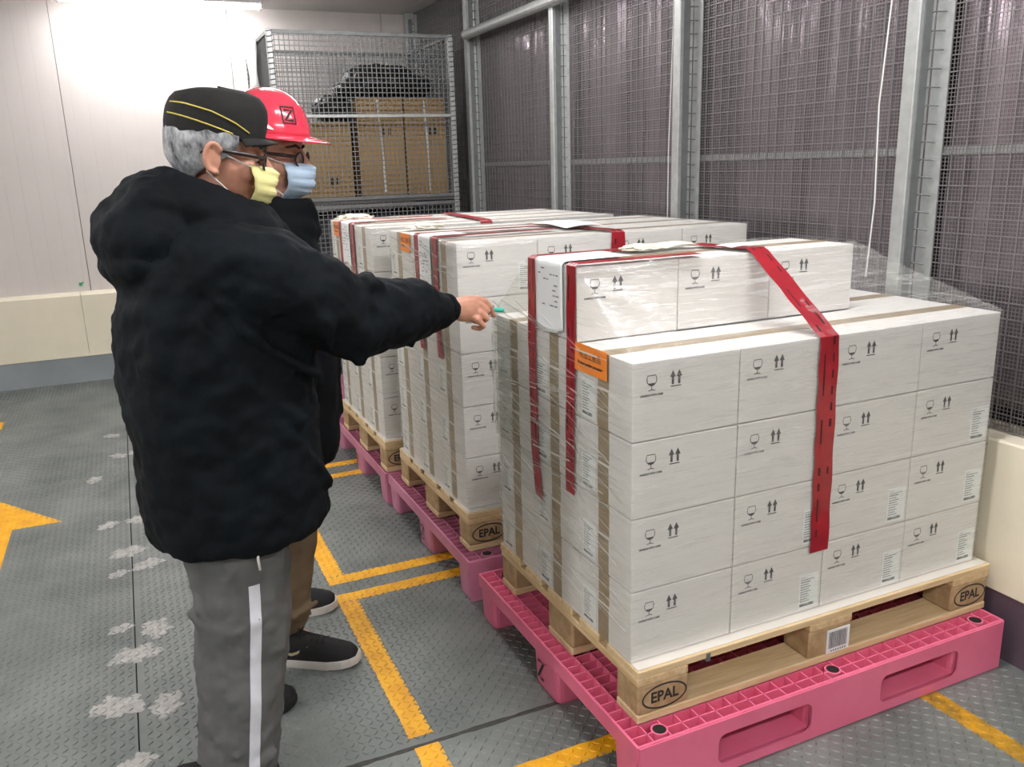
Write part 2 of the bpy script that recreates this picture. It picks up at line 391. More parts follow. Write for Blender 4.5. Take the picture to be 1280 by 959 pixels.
# painted bay outlines and arrow
def marking(name, rects, label, m, cat='floor marking', group=None):
    mb = MB()
    for (x0, x1, y0, y1) in rects:
        n = max(2, int(max(x1 - x0, y1 - y0) / .03)); j = lambda: random.uniform(-.0022, .0022)
        if x1 - x0 > y1 - y0: pts = [(x0 + (x1 - x0) * k / n, y0 + j()) for k in range(n + 1)] + [(x1 - (x1 - x0) * k / n, y1 + j()) for k in range(n + 1)]
        else: pts = [(x1 + j(), y0 + (y1 - y0) * k / n) for k in range(n + 1)] + [(x0 + j(), y1 - (y1 - y0) * k / n) for k in range(n + 1)]
        mb.prism(pts, 0.0, 0.0006)
        lozenges(mb, None, x0 + .006, x1 - .006, y0 + .006, y1 - .006, h=0.0028, L=.0112, W=.0040, base=0.0002)
    return tag(mb.build(name, m), label, cat, group)
XA, XB_ = -0.452, -0.386; XC, XD = 0.868, 0.932
marking('bay_marking', [(XA, XB_, 0.392, 1.185), (XA, 1.0, 1.185, 1.247), (XA, XB_, 0.175, 0.350), (XA, 1.0, 0.112, 0.175)], 'yellow painted floor outline of the bay around the nearest pallets', M['yellow'])
marking('bay_marking', [(XA, XB_, 1.392, 2.415), (XA, 1.0, 1.330, 1.392), (XA, 1.0, 2.415, 2.475)], 'yellow painted floor outline of the bay around the middle pallets', M['yellow'])
marking('bay_marking', [(XA, XB_, 2.635, 3.6), (XA, 1.0, 2.575, 2.635), (XA, 1.0, 3.6, 3.66)], 'yellow painted floor outline of the bay around the farthest pallets', M['yellow'])
marking('bay_marking', [(XA, XB_, -1.05, -0.03), (XA, XC, -0.03, 0.035), (XC, XD, -1.05, 0.035)], 'worn yellow floor stripe running out from under the hot pink pallet', M['yellow_worn'])
ab = MB().prism([(-1.875, 1.2), (-1.565, 1.2), (-1.565, 2.47), (-1.372, 2.467), (-1.72, 2.965), (-2.068, 2.467), (-1.875, 2.47)], 0, 0.0006)
def in_arrow(x, y):
    if 1.21 < y < 2.47: return -1.868 < x < -1.572
    return 2.475 < y < 2.95 and abs(x + 1.72) < (2.955 - y) / .498 * .342 - .008
lozenges(ab, in_arrow, -2.1, -1.3, 1.2, 3.0, h=0.0028, L=.0112, W=.0040, base=0.0002)
tag(ab.build('floor_arrow', M['yellow']), 'large yellow arrow painted on the floor by the white wall', 'floor arrow')
marking('floor_marking', [(-2.2, -1.79, 4.22, 4.40)], 'short yellow painted floor bar nearest the back wall', M['yellow'])

# ------------------------------------------------------------------ back wall, right wall, ceiling
wallb = MB().box(XL, 1.9, YB + .03, YB + .2, 0, ZC + .1).build('wall_back', M['floor_gap']); tag(wallb, kind='structure')
edges = [XL, -2.385, -1.2385, -0.09, 1.06, 1.85]
for a, b in zip(edges[:-1], edges[1:]):
    MB().cbox(a + .0018, b - .0018, YB, YB + .04, 0.02, ZC + .02, 0.0015).build('wall_panel', M['wall'], wallb)
pr = [(YB - .055, 0.2), (YB - .055, 0.632), (YB - .04, 0.648), (YB + .0, 0.655), (YB, 0.2)]
cx = [XL, -2.45, -1.31, -0.17, 0.97, XW]
bb = MB().box(XL, XW, YB - .05, YB, 0.0, 0.2).build('baseboard_back', M['base_grey']); tag(bb, kind='structure')
for a, b in zip(cx[:-1], cx[1:]):
    n = len(pr)
    MB().add([(a + .001, y, z) for y, z in pr] + [(b - .001, y, z) for y, z in pr],
             [tuple(range(n)), tuple(range(2 * n - 1, n - 1, -1))] + [(i, n + i, n + (i + 1) % n, (i + 1) % n) for i in range(n)]).build('curb_panel', M['cream'], bb)
MB().box(XL, XW, YB - .058, YB - .048, 0.19, 0.205).build('curb_lip', M['cream'], bb)
gm = MB()
for k, (u, s) in enumerate([((-1.30, .705), .010), ((-1.285, .715), .005)]):
    gm.box(u[0] - s, u[0] + s, YB - .003, YB + .001, u[1] - s, u[1] + s * 1.3)
gm.build('paint_mark', mat('green_mark', srgb(40, 150, 100), 0.6), wallb)

wl = MB().box(XL - .15, XL, YF, YB + .2, 0, ZC + .1).build('wall_left', M['wall_left']); tag(wl, kind='structure')
wf = MB().box(XL - .15, 1.9, YF - .15, YF, 0, ZC + .1).build('wall_front', M['wall_left']); tag(wf, kind='structure')
ce = MB().box(XL - .15, 1.9, YF - .15, YB + .2, ZC + .03, ZC + .15).build('ceiling', M['ceil']); tag(ce, kind='structure')
for a, b in [(XL, -2.4), (-2.396, -1.2), (-1.196, 0.0), (0.004, 1.2), (1.204, 1.85)]:
    MB().box(a, b, YF, YB, ZC, ZC + .031).build('ceiling_panel', M['ceil'], ce)

wr = MB().box(1.72, 1.9, YF, YB + .03, 0, ZC + .03).build('wall_right', M['back']); tag(wr, kind='structure')
cur = MB().cbox(XW, 1.40, YF, YB - .058, 0.2, 0.655, 0.006).build('baseboard_right', M['cream']); tag(cur, kind='structure')
MB().box(XW + .004, 1.40, YF, YB - .058, 0.0, 0.2).build('base_strip', M['base_shaded'], cur)

# mesh fence on the curb
fence = thing('mesh_fence', 'galvanised mesh fence with tall posts standing on the cream curb', 'fence', (1.27, 2.0, 0.655))
POSTS = [(-0.74, -0.69), (0.435, 0.482), (1.622, 1.670), (2.772, 2.816), (3.99, 4.045), (5.24, 5.285)]
for (a, b) in POSTS:
    p = MB().cbox(1.227, 1.292, a, b, 0.656, ZC - .002, 0.003).build('post', M['galv'], fence)
    MB().box(1.245, 1.275, a - .0035, a, 0.75, ZC - .05).build('channel_groove', M['galv_dark'], p)
    hk = MB()
    for k in range(36):
        z = 0.70 + k * 0.052
        hk.tube([(1.282, a - .045, z), (1.270, a - .012, z + .004), (1.278, a + .004, z)], 0.0022, 4)
    tag(hk.build('hook_strip', M['galv_dark'], p), kind='stuff')
    MB().box(1.292, 1.296, a - .062, a - .004, 0.70, ZC - .02).build('edge_strip', M['galv'], p)
for (a0, a1), (b0, b1) in zip(POSTS[:-1], POSTS[1:]):
    if a1 < 4.0:
        MB().cbox(1.305, 1.325, a1 + .002, b0 - .002, 1.440, 1.467, 0.002).build('rail', M['galv'], fence)
    fm = MB(); y0, y1 = a1 + .002, b0 - .002; z0, z1 = 0.662, ZC - .01
    def wires(pitch, r, x):
        n = int((y1 - y0) / pitch)
        for k in range(n + 1):
            y = y0 + (y1 - y0) * k / n; fm.box(x - r, x + r, y - r, y + r, z0, z1)
        n = int((z1 - z0) / pitch)
        for k in range(n + 1):
            z = z0 + (z1 - z0) * k / n; fm.box(x - r, x + r, y0, y1, z - r, z + r)
    wires(0.0115, 0.0009, 1.300); wires(0.046, 0.0017, 1.2965)
    tag(fm.build('wire_mesh', M['wire'], fence), kind='stuff')
pipe = MB().tube([(1.215, 3.96, 2.272), (1.215, 2.0, 2.272), (1.215, -0.72, 2.272)], 0.030, 16)
pp = pipe.build('rail_pipe', M['galv'], fence, smooth=False)
MB().ell((1.215, 3.97, 2.272), (.032, .02, .032), 16, 8).build('pipe_cap', M['galv'], pp, smooth=True)

def curtain(y0, y1, z1, amp, label, seed):
    ph = seed * 1.7
    def fn(u, v):
        y = y0 + (y1 - y0) * u; z = 0.70 + (z1 - .70) * v; h = v
        d = amp * (.6 * sin(u * 17 + ph + .5 * sin(3 * v)) + .5 * sin(u * 31 + 2 * ph + v) + .3 * sin(u * 53 + ph)) * (0.35 + .65 * h) + .012 * noise.noise((u * 6 + ph, v * 5, seed))
        return (1.385 + d, y, z), (1, 0, 0)
    mb = MB().sheet(fn, 110, 24, 0.0012)
    o = mb.build('plastic_curtain', M['curtain'], None, smooth=True, org=(1.385, (y0 + y1) / 2, 0.7)); o.location = (1.385, (y0 + y1) / 2, 0.7)
    tag(o, label, 'curtain', 'plastic sheets behind the mesh fence')
curtain(2.83, 3.97, 2.26, .012, 'dark smoky plastic sheet hanging behind the mesh nearest the cage', 1)
curtain(1.69, 2.76, 2.58, .014, 'shiny plastic sheet tinted with mauve sheen behind the mesh above the middle pallet', 2)
curtain(0.50, 1.61, 2.58, .013, 'plastic sheet behind the wide mesh bay left of the nearest post', 3)
curtain(-0.68, 0.42, 2.58, .012, 'plastic sheet behind the mesh at the right end of the fence', 4)
for (pts, lab) in [([(1.255, .555, 2.55), (1.250, .560, 1.95), (1.246, .578, 1.6), (1.252, .572, 1.3), (1.250, .583, 1.06)], 'thin white cord hanging beside the nearest fence post'),
                   ([(1.255, 1.70, 2.55), (1.25, 1.705, 2.0), (1.247, 1.72, 1.5), (1.25, 1.725, 1.1)], 'thin white cord hanging beside the post in the middle of fence')]:
    o = MB().tube(pts, 0.0026, 6).build('pull_rope', M['elastic'], None, org=pts[-1]); o.location = pts[-1]; tag(o, lab, 'cord', 'cords on the fence')

# ------------------------------------------------------------------ ceiling luminaires
m_emit = {}
def luminaire(x, y, power, label, length=1.24):
    t = thing('ceiling_light', label, 'ceiling light', (x, y, ZC), 'ceiling luminaires')
    MB().cbox(x - length / 2 - .02, x + length / 2 + .02, y - .07, y + .07, ZC - .035, ZC, .006).build('housing', M['lamp_case'], t)
    if power not in m_emit: m_emit[power] = mat('lamp_diffuser_%g' % power, (1.0, 0.968, 0.985, 1), 0.4, emit=power)
    for s in (-1, 1): MB().box(x + s * (length / 2 + .005), x + s * (length / 2 + .02), y - .06, y + .06, ZC - .062, ZC - .035).build('end_cap', M['lamp_case'], t)
    rings = []
    for k in (-1, 1):
        rings.append([(x + k * length / 2, y + .058 * cos(pi + pi * i / 10), ZC - .035 + .026 * sin(pi + pi * i / 10)) for i in range(11)])
    MB().loft(rings).build('diffuser', m_emit[power], t)
LL = ['bright ceiling light above the white back wall', 'ceiling light over the middle pallet', 'ceiling light over the nearest pallet', 'ceiling light behind the camera by the fence side',
      'ceiling light over the arrow on the floor', 'ceiling light beside the camera on the left', 'ceiling light behind the camera on the left']
for (x, y, pw), lb in zip(LAMPS, LL): luminaire(x, y, pw, lb)
# ------------------------------------------------------------------ plastic pallets
def holed_wall(mb, x0, x1, z0, z1, y0, y1, holes, r=0.022, seg=6):
    """upright wall in X-Z with rounded rectangular holes, from y0 to y1"""
    cuts = [x0]
    for h in holes: cuts += [h[0] - .03, h[1] + .03]
    cuts.append(x1)
    for k in range(0, len(cuts) - 1, 2): mb.box(cuts[k], cuts[k + 1], y0, y1, z0, z1)
    for (a, b, c, d) in holes:
        X0, X1 = a - .03, b + .03; inner = []; outer = []
        for (cx_, cz, st) in [(b - r, d - r, 0), (a + r, d - r, 90), (a + r, c + r, 180), (b - r, c + r, 270)]:
            for i in range(seg + 1):
                an = radians(st + 90 * i / seg); inner.append((cx_ + r * cos(an), cz + r * sin(an)))
                q = 45 if seg == 0 else an
                ox = X1 if cos(radians(st + 45)) > 0 else X0; oz = z1 if sin(radians(st + 45)) > 0 else z0
                t = i / seg
                if st in (0, 180): p = ((ox, cz + (oz - cz) * min(1, 2 * t)) if t <= .5 else (ox + (cx_ - ox) * (2 * t - 1), oz))
                else: p = ((cx_ + (ox - cx_) * min(1, 2 * t), oz) if t <= .5 else (ox, oz + (cz - oz) * (2 * t - 1)))
                outer.append(p)
        n = len(inner)
        vs = [(p[0], y0, p[1]) for p in inner] + [(p[0], y0, p[1]) for p in outer] + [(p[0], y1, p[1]) for p in inner] + [(p[0], y1, p[1]) for p in outer]
        fs = []
        for i in range(n):
            j = (i + 1) % n
            fs += [(i, n + i, n + j, j), (2 * n + i, 2 * n + j, 3 * n + j, 3 * n + i), (i, j, 2 * n + j, 2 * n + i), (n + i, 3 * n + i, 3 * n + j, n + j)]
        mb.add(vs, fs)

def rleg(mb, x0, x1, y0, y1, z0, z1, r=0.02, taper=0.006):
    rings = []
    for z, t in ((z0, taper), (z0 + .008, taper * .6), (z1, 0)):
        ring = []
        for (sx, sy, st) in [(1, 1, 0), (-1, 1, 90), (-1, -1, 180), (1, -1, 270)]:
            cx_ = (x1 - t - r if sx > 0 else x0 + t + r); cy = (y1 - t - r if sy > 0 else y0 + t + r)
            for i in range(4):
                an = radians(st + 30 * i); ring.append((cx_ + r * cos(an), cy + r * sin(an), z))
        rings.append(ring)
    mb.loft(rings)

def plastic_pallet(x0, y0, m, label, sx=1.232, sy=0.963, solid_front=True, z_letters=True):
    t = thing('plastic_pallet', label, 'pallet', (x0 + sx / 2, y0 + sy / 2, 0), 'pink plastic pallets under the wooden ones')
    x1, y1 = x0 + sx, y0 + sy; zt = 0.15
    d = MB()
    d.box(x0 + .006, x1 - .006, y0 + .006, y1 - .006, 0.108, 0.114)
    for (a, b, c, e) in [(x0, x0 + .007, y0 + .007, y1 - .007), (x1 - .007, x1, y0 + .007, y1 - .007), (x0, x1, y0, y0 + .007), (x0, x1, y1 - .007, y1)]: d.box(a, b, c, e, .108, zt)
    nx, ny = 25, 27
    for i in range(1, nx): x = x0 + sx * i / nx; d.box(x - .0017, x + .0017, y0 + .005, y1 - .005, .112, zt - .001)
    for j in range(1, ny): y = y0 + sy * j / ny; d.box(x0 + .005, x1 - .005, y - .0017, y + .0017, .112, zt - .001)
    d.build('deck_grid', m, t)
    # nine feet: three rows along X joined by runners
    ly = [(y0 + .003, y0 + .115), (y0 + sy / 2 - .075, y0 + sy / 2 + .075), (y1 - .115, y1 - .003)]
    lx = [(x0 + .002, x0 + .19), (x0 + sx / 2 - .10, x0 + sx / 2 + .10), (x1 - .19, x1 - .002)]
    for j, (c, e) in enumerate(ly):
        for i, (a, b) in enumerate(lx):
            f = MB(); rleg(f, a, b, c, e, 0.0, 0.109); f.build('foot', m, t, smooth=False)
    for (c, e) in ly: MB().cbox(x0 + .05, x1 - .05, c + .01, e - .01, 0.001, 0.024, .004).build('runner', m, t)
    fwm = MB(); holed_wall(fwm, x0 + .004, x1 - .004, 0.002, 0.1485, y0 - .0045, y0 - .0003, [(x0 + .228, x0 + .52, .028, .110), (x0 + .758, x0 + 1.05, .028, .110)])
    fwm.build('side_skirt', m, t)
    for (a, b) in [(x0 + .228, x0 + .52), (x0 + .758, x0 + 1.05)]:      # pocket linings
        k = MB(); k.box(a, b, y0 + .008, y0 + .10, .026, .031); k.box(a - .004, a, y0 + .008, y0 + .10, .028, .112); k.box(b, b + .004, y0 + .008, y0 + .10, .028, .112)
        k.build('fork_pocket', m, t)
    for px_ in (x0 + .085, x0 + .625, x0 + 1.163):
        MB().tube([(px_, y0 + .038, .113), (px_, y0 + .038, .1488)], .021, 24).build('plug_socket', m, t); MB().tube([(px_, y0 + .038, .140), (px_, y0 + .038, .1494)], .0165, 20).build('grip_plug', M['black'], t)
        MB().tube([(px_, y1 - .040, .135), (px_, y1 - .040, .1496)], .017, 20).build('grip_plug', M['black'], t)
    if z_letters:
        q = MB(); yc = y0 + sy / 2
        put2d(q, stroke2d([(-.016, .026), (.016, .026), (-.016, -.026), (.016, -.026)], .0095), (x0 - .0006, yc + .022, .060), (0, -1, 0), (0, 0, 1))
        q.build('painted_letter', M['ink'], t)
    return t
PINK_X = -0.044
plastic_pallet(PINK_X, -0.069, M['pink'], 'hot pink plastic pallet with grid deck under the nearest wooden pallet')
plastic_pallet(PINK_X, 0.985, M['dusty'], 'dusty pink plastic pallet under the middle wooden pallet')
plastic_pallet(PINK_X - .01, 1.962, M['dusty'], 'dusty pink plastic pallet under the farthest wooden pallet')
plastic_pallet(PINK_X + .05, 2.94, M['dusty'], 'empty dusty pink plastic pallet in front of the mesh cage', z_letters=False)

# ------------------------------------------------------------------ wooden pallets
def epal_stamp():
    v, f = text2d('EPAL', .040, bold=.0012); vs = [(x * .92, y) for x, y in v]; fs = list(f)
    e = stroke2d([(.062 * cos(2 * pi * k / 40), .031 * sin(2 * pi * k / 40)) for k in range(40)], .0045, True)
    o = len(vs); return vs + e[0], fs + [tuple(i + o for i in q) for q in e[1]]
STAMP = epal_stamp()
def wooden_pallet(x0, y0, label, barcode=False, z0=0.1505):
    t = thing('wooden_pallet', label, 'pallet', (x0 + .6, y0 + .4, z0), 'wooden pallets on the pink pallets')
    j = lambda s=.0015: random.uniform(-s, s)
    for (a, w) in [(0, .1), (.3275, .145), (.7, .1)]:
        MB().cbox(x0 + .001, x0 + 1.199, y0 + a + .001, y0 + a + w - .001, z0, z0 + .022, .003).build('bottom_board', M['wood'], t)
    for iy, (a, w) in enumerate([(0.002, .098), (.3275, .145), (.7, .098)]):
        for ix, b in enumerate([0.002, .5275, 1.053]):
            bl = MB().cbox(x0 + b, x0 + b + .145, y0 + a, y0 + a + w, z0 + .022, z0 + .1, .005).build('block', M['block'], t)
            if iy == 0 and ix in (0, 2):
                s = MB(); put2d(s, STAMP, (x0 + b + .075, y0 + a - .0006, z0 + .060), (1, 0, 0), (0, 0, 1)); s.build('stamp', M['ink'], bl)
    for b in [0.0, .5275, 1.055]:
        MB().cbox(x0 + b, x0 + b + .145, y0 + .001, y0 + .799, z0 + .1, z0 + .122, .003).build('cross_board', M['wood_x'], t)
    yy = 0.0
    for w in (.145, .1, .145, .1, .145):
        MB().cbox(x0 + j(), x0 + 1.2 + j(), y0 + yy, y0 + yy + w, z0 + .122 , z0 + .1435, .003).build('deck_board', M['wood'], t); yy += w + (.8 - .635) / 4
    MB().box(x0 + .195, x0 + .207, y0 - .0015, y0 + .02, z0 + .116, z0 + .138).build('metal_clip', M['galv_dark'], t)
    if barcode:
        bx = x0 + .585; bc = MB().box(bx, bx + .078, y0 - .0012, y0 + .0012, z0 + .024, z0 + .092).build('barcode_label', M['paper'], t)
        bars = MB(); x = bx + .006
        rnd = random.Random(3)
        while x < bx + .070:
            w = rnd.choice([.0009, .0016, .0024]); rect2d(bars, (0, y0 - .0018, z0), (1, 0, 0), (0, 0, 1), x, x + w, .038, .086); x += w + rnd.choice([.0011, .0018])
        for k in range(7): rect2d(bars, (0, y0 - .0018, z0), (1, 0, 0), (0, 0, 1), bx + .014 + k * .008, bx + .018 + k * .008, .028, .033)
        bars.build('bars', M['ink_grey'], bc)
    return t
WP = [(0.0, 0.0), (-0.012, 1.053), (-0.045, 1.962)]
wooden_pallet(*WP[0], 'pale wooden pallet with barcode label under the nearest carton load', True)
wooden_pallet(*WP[1], 'pale wooden pallet under the middle carton load')
wooden_pallet(*WP[2], 'pale wooden pallet under the farthest carton load')

# ------------------------------------------------------------------ cartons
CW, CD, CH = 0.2925, 0.2495, 0.1838      # pitch along X, along Y, height
ZT = 0.2965                               # top of the slip sheet on the pallets
hx, hy = CW / 2 - .0012, CD / 2 - .0012
def carton_body():
    bm = bmesh.new(); bmesh.ops.create_cube(bm, size=1)
    for v in bm.verts: v.co = Vector((v.co.x * 2 * hx, v.co.y * 2 * hy, (v.co.z + .5) * (CH - .0030)))
    bmesh.ops.bevel(bm, geom=list(bm.edges), offset=.0018, segments=2, affect='EDGES', profile=0.5)
    me = bpy.data.meshes.new('carton_body'); bm.to_mesh(me); bm.free(); return me
me_body = carton_body()
tb = MB(); w = .025; e = .0005
tb.box(-hx - e, hx + e, -w, w, CH - .0030, CH - .0030 + e); 
for s in (-1, 1):
    xa, xb = (hx, hx + e) if s > 0 else (-hx - e, -hx)
    tb.box(xa, xb, -w, w, CH - .085, CH - .0030); tb.box(xa, xb, -w + .003, w + .003, .0, .092)
me_tape = tb.mesh('carton_tape')
pb = MB(); FY = -hy - .0004; ux, uz = (1, 0, 0), (0, 0, 1)
def glass2d():
    pts = [(-.0105, .013), (-.013, .004), (-.0115, -.003), (-.006, -.009), (0, -.0105), (.006, -.009), (.0115, -.003), (.013, .004), (.0105, .013)]
    return [stroke2d(pts, .0020, True), stroke2d([(0, -.010), (0, -.020)], .0020), stroke2d([(-.009, -.0215), (0, -.0195), (.009, -.0215)], .0020),
            ([(-.0095, -.0045), (.0095, -.0045), (.006, -.008), (0, -.0098), (-.006, -.008)], [(0, 4, 3, 2, 1)])]
for sh in glass2d(): put2d(pb, sh, (-hx + .050, FY, CH - .048), ux, uz)
put2d(pb, text2d('HANDLE WITH CARE', .0062, bold=.0004), (-hx + .050, FY, CH - .080), ux, uz)
for dx in (-.0085, .0085):
    put2d(pb, ([(-.0032, -.016), (.0032, -.016), (.0032, .001), (.0078, .001), (0, .0165), (-.0078, .001), (-.0032, .001)], [(0, 1, 2, 3, 4, 5, 6)]), (-hx + .114 + dx, FY, CH - .046), ux, uz)
rect2d(pb, (-hx + .114, FY, CH - .046), ux, uz, -.014, .014, -.0215, -.019)
me_print = pb.mesh('handling_print')
def label_pair(o, ux, uy, out):
    """a paper label 66 x 96 mm and its printed lines; o = lower left corner"""
    o = Vector(o); ux = Vector(ux); uy = Vector(uy); n = Vector(out); rnd = random.Random(11)
    p = MB(); q = [o, o + ux * .064, o + ux * .064 + uy * .096, o + uy * .096]
    p.add([v for v in q] + [v + n * .0004 for v in q], [(0, 3, 2, 1), (4, 5, 6, 7), (0, 1, 5, 4), (1, 2, 6, 5), (2, 3, 7, 6), (3, 0, 4, 7)])
    tx = MB(); oo = o + n * .0007; y = .088
    put2d(tx, text2d('DATE', .0055, 'LEFT'), oo + ux * .005 + uy * y, ux, uy)
    for k, L in enumerate([.050, .036, .030, .038, .034, .040, .030, .034, .028, .036]):
        y -= .0068; x = .005
        while x < L:
            ww = rnd.uniform(.004, .009); rect2d(tx, oo, ux, uy, x, min(L, x + ww), y, y + (.0032 if k == 1 else .0024)); x += ww + .0016
    put2d(tx, text2d('SERIALIZED', .0092, 'LEFT', bold=.0007), oo + ux * .004 + uy * .010, ux, uy)
    return p.mesh('carton_label'), tx.mesh('label_text')
me_fl, me_flt = label_pair((hx - .072, -hy - .0002, .008), (1, 0, 0), (0, 0, 1), (0, -1, 0))
me_el, me_elt = label_pair((-hx - .0002, .104, .008), (0, -1, 0), (0, 0, 1), (-1, 0, 0))
ORD = ['first', 'second', 'third', 'fourth']; LAY = ['bottom layer', 'second layer up', 'third layer up', 'fourth layer up', 'fifth layer up']; ROW = ['front', 'middle', 'back']

def carton(x, y, z, where, group, front, left, flabel):
    t = thing('carton', where, 'carton', (x, y, z), group)
    mobj('body', me_body, M['carton'], t); mobj('tape', me_tape, M['ctape'], t)
    if front: mobj('handling_print', me_print, M['ink'], t)
    if flabel:
        l = mobj('carton_label', me_fl, M['paper'], t); mobj('label_text', me_flt, M['ink_grey'], l)
    if left:
        l = mobj('carton_label', me_el, M['paper'], t); mobj('label_text', me_elt, M['ink_grey'], l)
LOADS = [('nearest', WP[0], 0.002, 0.036), ('middle', WP[1], 0.014, 0.036), ('farthest', WP[2], 0.014, 0.036)]
for li, (nm, (px0, py0), ox, oy) in enumerate(LOADS):
    MB().box(px0 + .004, px0 + 1.192, py0 + .006, py0 + .794, .2942, .2958).build('slip_sheet', M['slip'], None, org=(px0 + .6, py0 + .4, .2942)).location = (px0 + .6, py0 + .4, .2942)
    ss = [o for o in COL.objects if o.name.startswith('slip_sheet')][-1]
    tag(ss, 'white slip sheet lying on the %s wooden pallet' % nm, 'slip sheet', 'slip sheets')
    for L in range(4 if li == 0 else 5):
        for r in range(3):
            for c in range(4):
                edge = r == 0 or c == 0 or (li == 0 and (c == 3 or r == 2)) or (L == (3 if li == 0 else 4))
                if not edge: continue
                if li == 0 and L == 3 and r == 1 and c in (1, 2): continue
                jx, jy = random.uniform(-.0004, .0004), random.uniform(-.0004, .0004)
                if li == 0: fl = r == 0 and ((L == 0 and c > 0) or (L == 1 and c > 0) or (L == 2 and c == 3))
                else: fl = r == 0
                carton(px0 + ox + CW * (c + .5) + jx, py0 + oy + CD * (r + .5) + jy, ZT + CH * L,
                       'white carton on the %s pallet, %s, %s row, %s from left' % (nm, LAY[L], ROW[r], ORD[c]),
                       'white cartons on the %s pallet' % nm, r == 0, c == 0, fl)
    if li == 0:
        for c in range(3):
            carton(px0 + ox + CW * (c + .5), py0 + oy + CD * 1.5, ZT + CH * 4, 'white carton topmost on the nearest pallet, %s from left in the top row' % ORD[c], 'white cartons on the nearest pallet', True, c == 0, False)

# ------------------------------------------------------------------ stretch film round each load
def film_hull(pts, off, m, label, seed, cuts=18):
    c = Vector((sum(p[0] for p in pts) / len(pts), sum(p[1] for p in pts) / len(pts), 0))
    bm = bmesh.new()
    for p in pts:
        q = Vector(p); q.x += off if q.x > c.x else -off; q.y += off if q.y > c.y else -off
        bm.verts.new(q)
    r = bmesh.ops.convex_hull(bm, input=bm.verts)
    bmesh.ops.delete(bm, geom=[g for g in r['geom_interior'] + r['geom_unused'] if isinstance(g, bmesh.types.BMVert)], context='VERTS')
    bot = [f for f in bm.faces if f.normal.z < -.9]; bmesh.ops.delete(bm, geom=bot, context='FACES')
    bmesh.ops.dissolve_limit(bm, angle_limit=radians(2), verts=bm.verts, edges=bm.edges)
    bmesh.ops.triangulate(bm, faces=bm.faces)
    for k in range(5):
        bmesh.ops.subdivide_edges(bm, edges=[e for e in bm.edges if e.calc_length() > .05], cuts=1)
        bmesh.ops.triangulate(bm, faces=bm.faces)
    bm.normal_update()
    sl = [f for f in bm.faces if .15 < f.normal.z < .985]
    for k in range(2):
        es = set(e for f in bm.faces if .15 < f.normal.z < .985 for e in f.edges if e.calc_length() > .012)
        bmesh.ops.subdivide_edges(bm, edges=list(es), cuts=1); bmesh.ops.triangulate(bm, faces=bm.faces); bm.normal_update()
    for v in bm.verts:
        n = v.normal.copy()
        if .15 < n.z < .985:
            p = v.co; q = noise.noise(Vector((p.x * 9 + p.y * 14, p.y * 9 - p.z * 20 + p.x * 6, seed)))
            q2 = noise.noise(Vector((p.x * 30, p.y * 34, p.z * 34 + seed)))
            v.co += n * (.006 * q + .0035 * abs(q2))
        a = noise.noise(Vector((v.co.x * 7 + seed, v.co.y * 7, v.co.z * 26))) * .5 + .5
        v.co += n * (.0028 * a)
    z0 = min(v.co.z for v in bm.verts)
    me = bpy.data.meshes.new('stretch_film'); 
    loc = Vector((c.x, c.y, z0)); bm.transform(Matrix.Translation(-loc)); bm.to_mesh(me); bm.free()
    me.polygons.foreach_set('use_smooth', [True] * len(me.polygons))
    o = mobj('stretch_film', me, m, None, loc); tag(o, label, 'stretch film', 'film wraps')
    return o
z3, z4, z5 = ZT + 4 * CH, ZT + 4 * CH, ZT + 5 * CH
def rectpts(x0, x1, y0, y1, z): return [(x0, y0, z), (x1, y0, z), (x1, y1, z), (x0, y1, z)]
x0, y0 = .002, .036
NEARFILM = film_hull(rectpts(x0, x0 + 4 * CW, y0, y0 + 3 * CD, ZT + .012) + rectpts(x0, x0 + 4 * CW, y0, y0 + 3 * CD, z4) + rectpts(x0, x0 + 3 * CW, y0 + CD, y0 + 2 * CD, z5), .0022, M['film'],
          'clear stretch film wrapped around the nearest load and draped over its top', 1)
def fold_fn(u, v):
    y = .66 + .138 * u; z = .66 + .36 * v; e = sin(pi * u) ** .6 * sin(pi * v) ** .7
    x = -.004 - .017 * e * (1 + .35 * sin(v * 21 + u * 3)) - .004 * abs(noise.noise(Vector((u * 9, v * 14, 2))))
    return (x, y, z), (-1, 0, 0)
MB().sheet(fold_fn, 26, 44, .0003).build('loose_fold', M['film_far'], NEARFILM, smooth=True)
for k, nm in ((1, 'middle'), (2, 'farthest')):
    a, b = WP[k][0] + .014, WP[k][1] + .036
    film_hull(rectpts(a, a + 4 * CW, b, b + 3 * CD, ZT + .012) + rectpts(a, a + 4 * CW, b, b + 3 * CD, z5), .0022, M['film_far'], 'clear stretch film wrapped around the %s carton load' % nm, 3 + k)

# gathered film strands on the side of the loads
def strands(base, lo, label, seed, n):
    rnd = random.Random(seed); s = MB(); X, Y0, Y1, Z0, Z1 = base
    for k in range(n):
        ya = rnd.uniform(Y0, Y1); za = rnd.uniform(Z0, Z1); L = rnd.uniform(.06, .28); sl = rnd.uniform(-.35, .12)
        yb = min(Y1, ya + L); zb = za - sl * (yb - ya)
        if yb - ya < .03: continue
        wd = rnd.uniform(.0005, .0026) * rnd.random() + .0004
        s.add([(X - .001, ya, za - wd), (X - .001, yb, zb - wd), (X - .003, yb, zb + wd), (X - .003, ya, za + wd)], [(0, 1, 2, 3)])
    o = s.build('film_wrinkles', M['film_wad'], None, org=(X, Y0, Z0)); o.location = (X, Y0, Z0); tag(o, label, 'stretch film', 'film wrinkles', 'stuff')
strands((-.0045, .04, .78, .35, 1.05), None, 'shiny wrinkles of stretch film on the left side of nearest load', 5, 420)
strands((WP[1][0] + .0065, 1.10, 1.83, .35, 1.2), None, 'shiny wrinkles of stretch film on the left side of middle load', 6, 260)
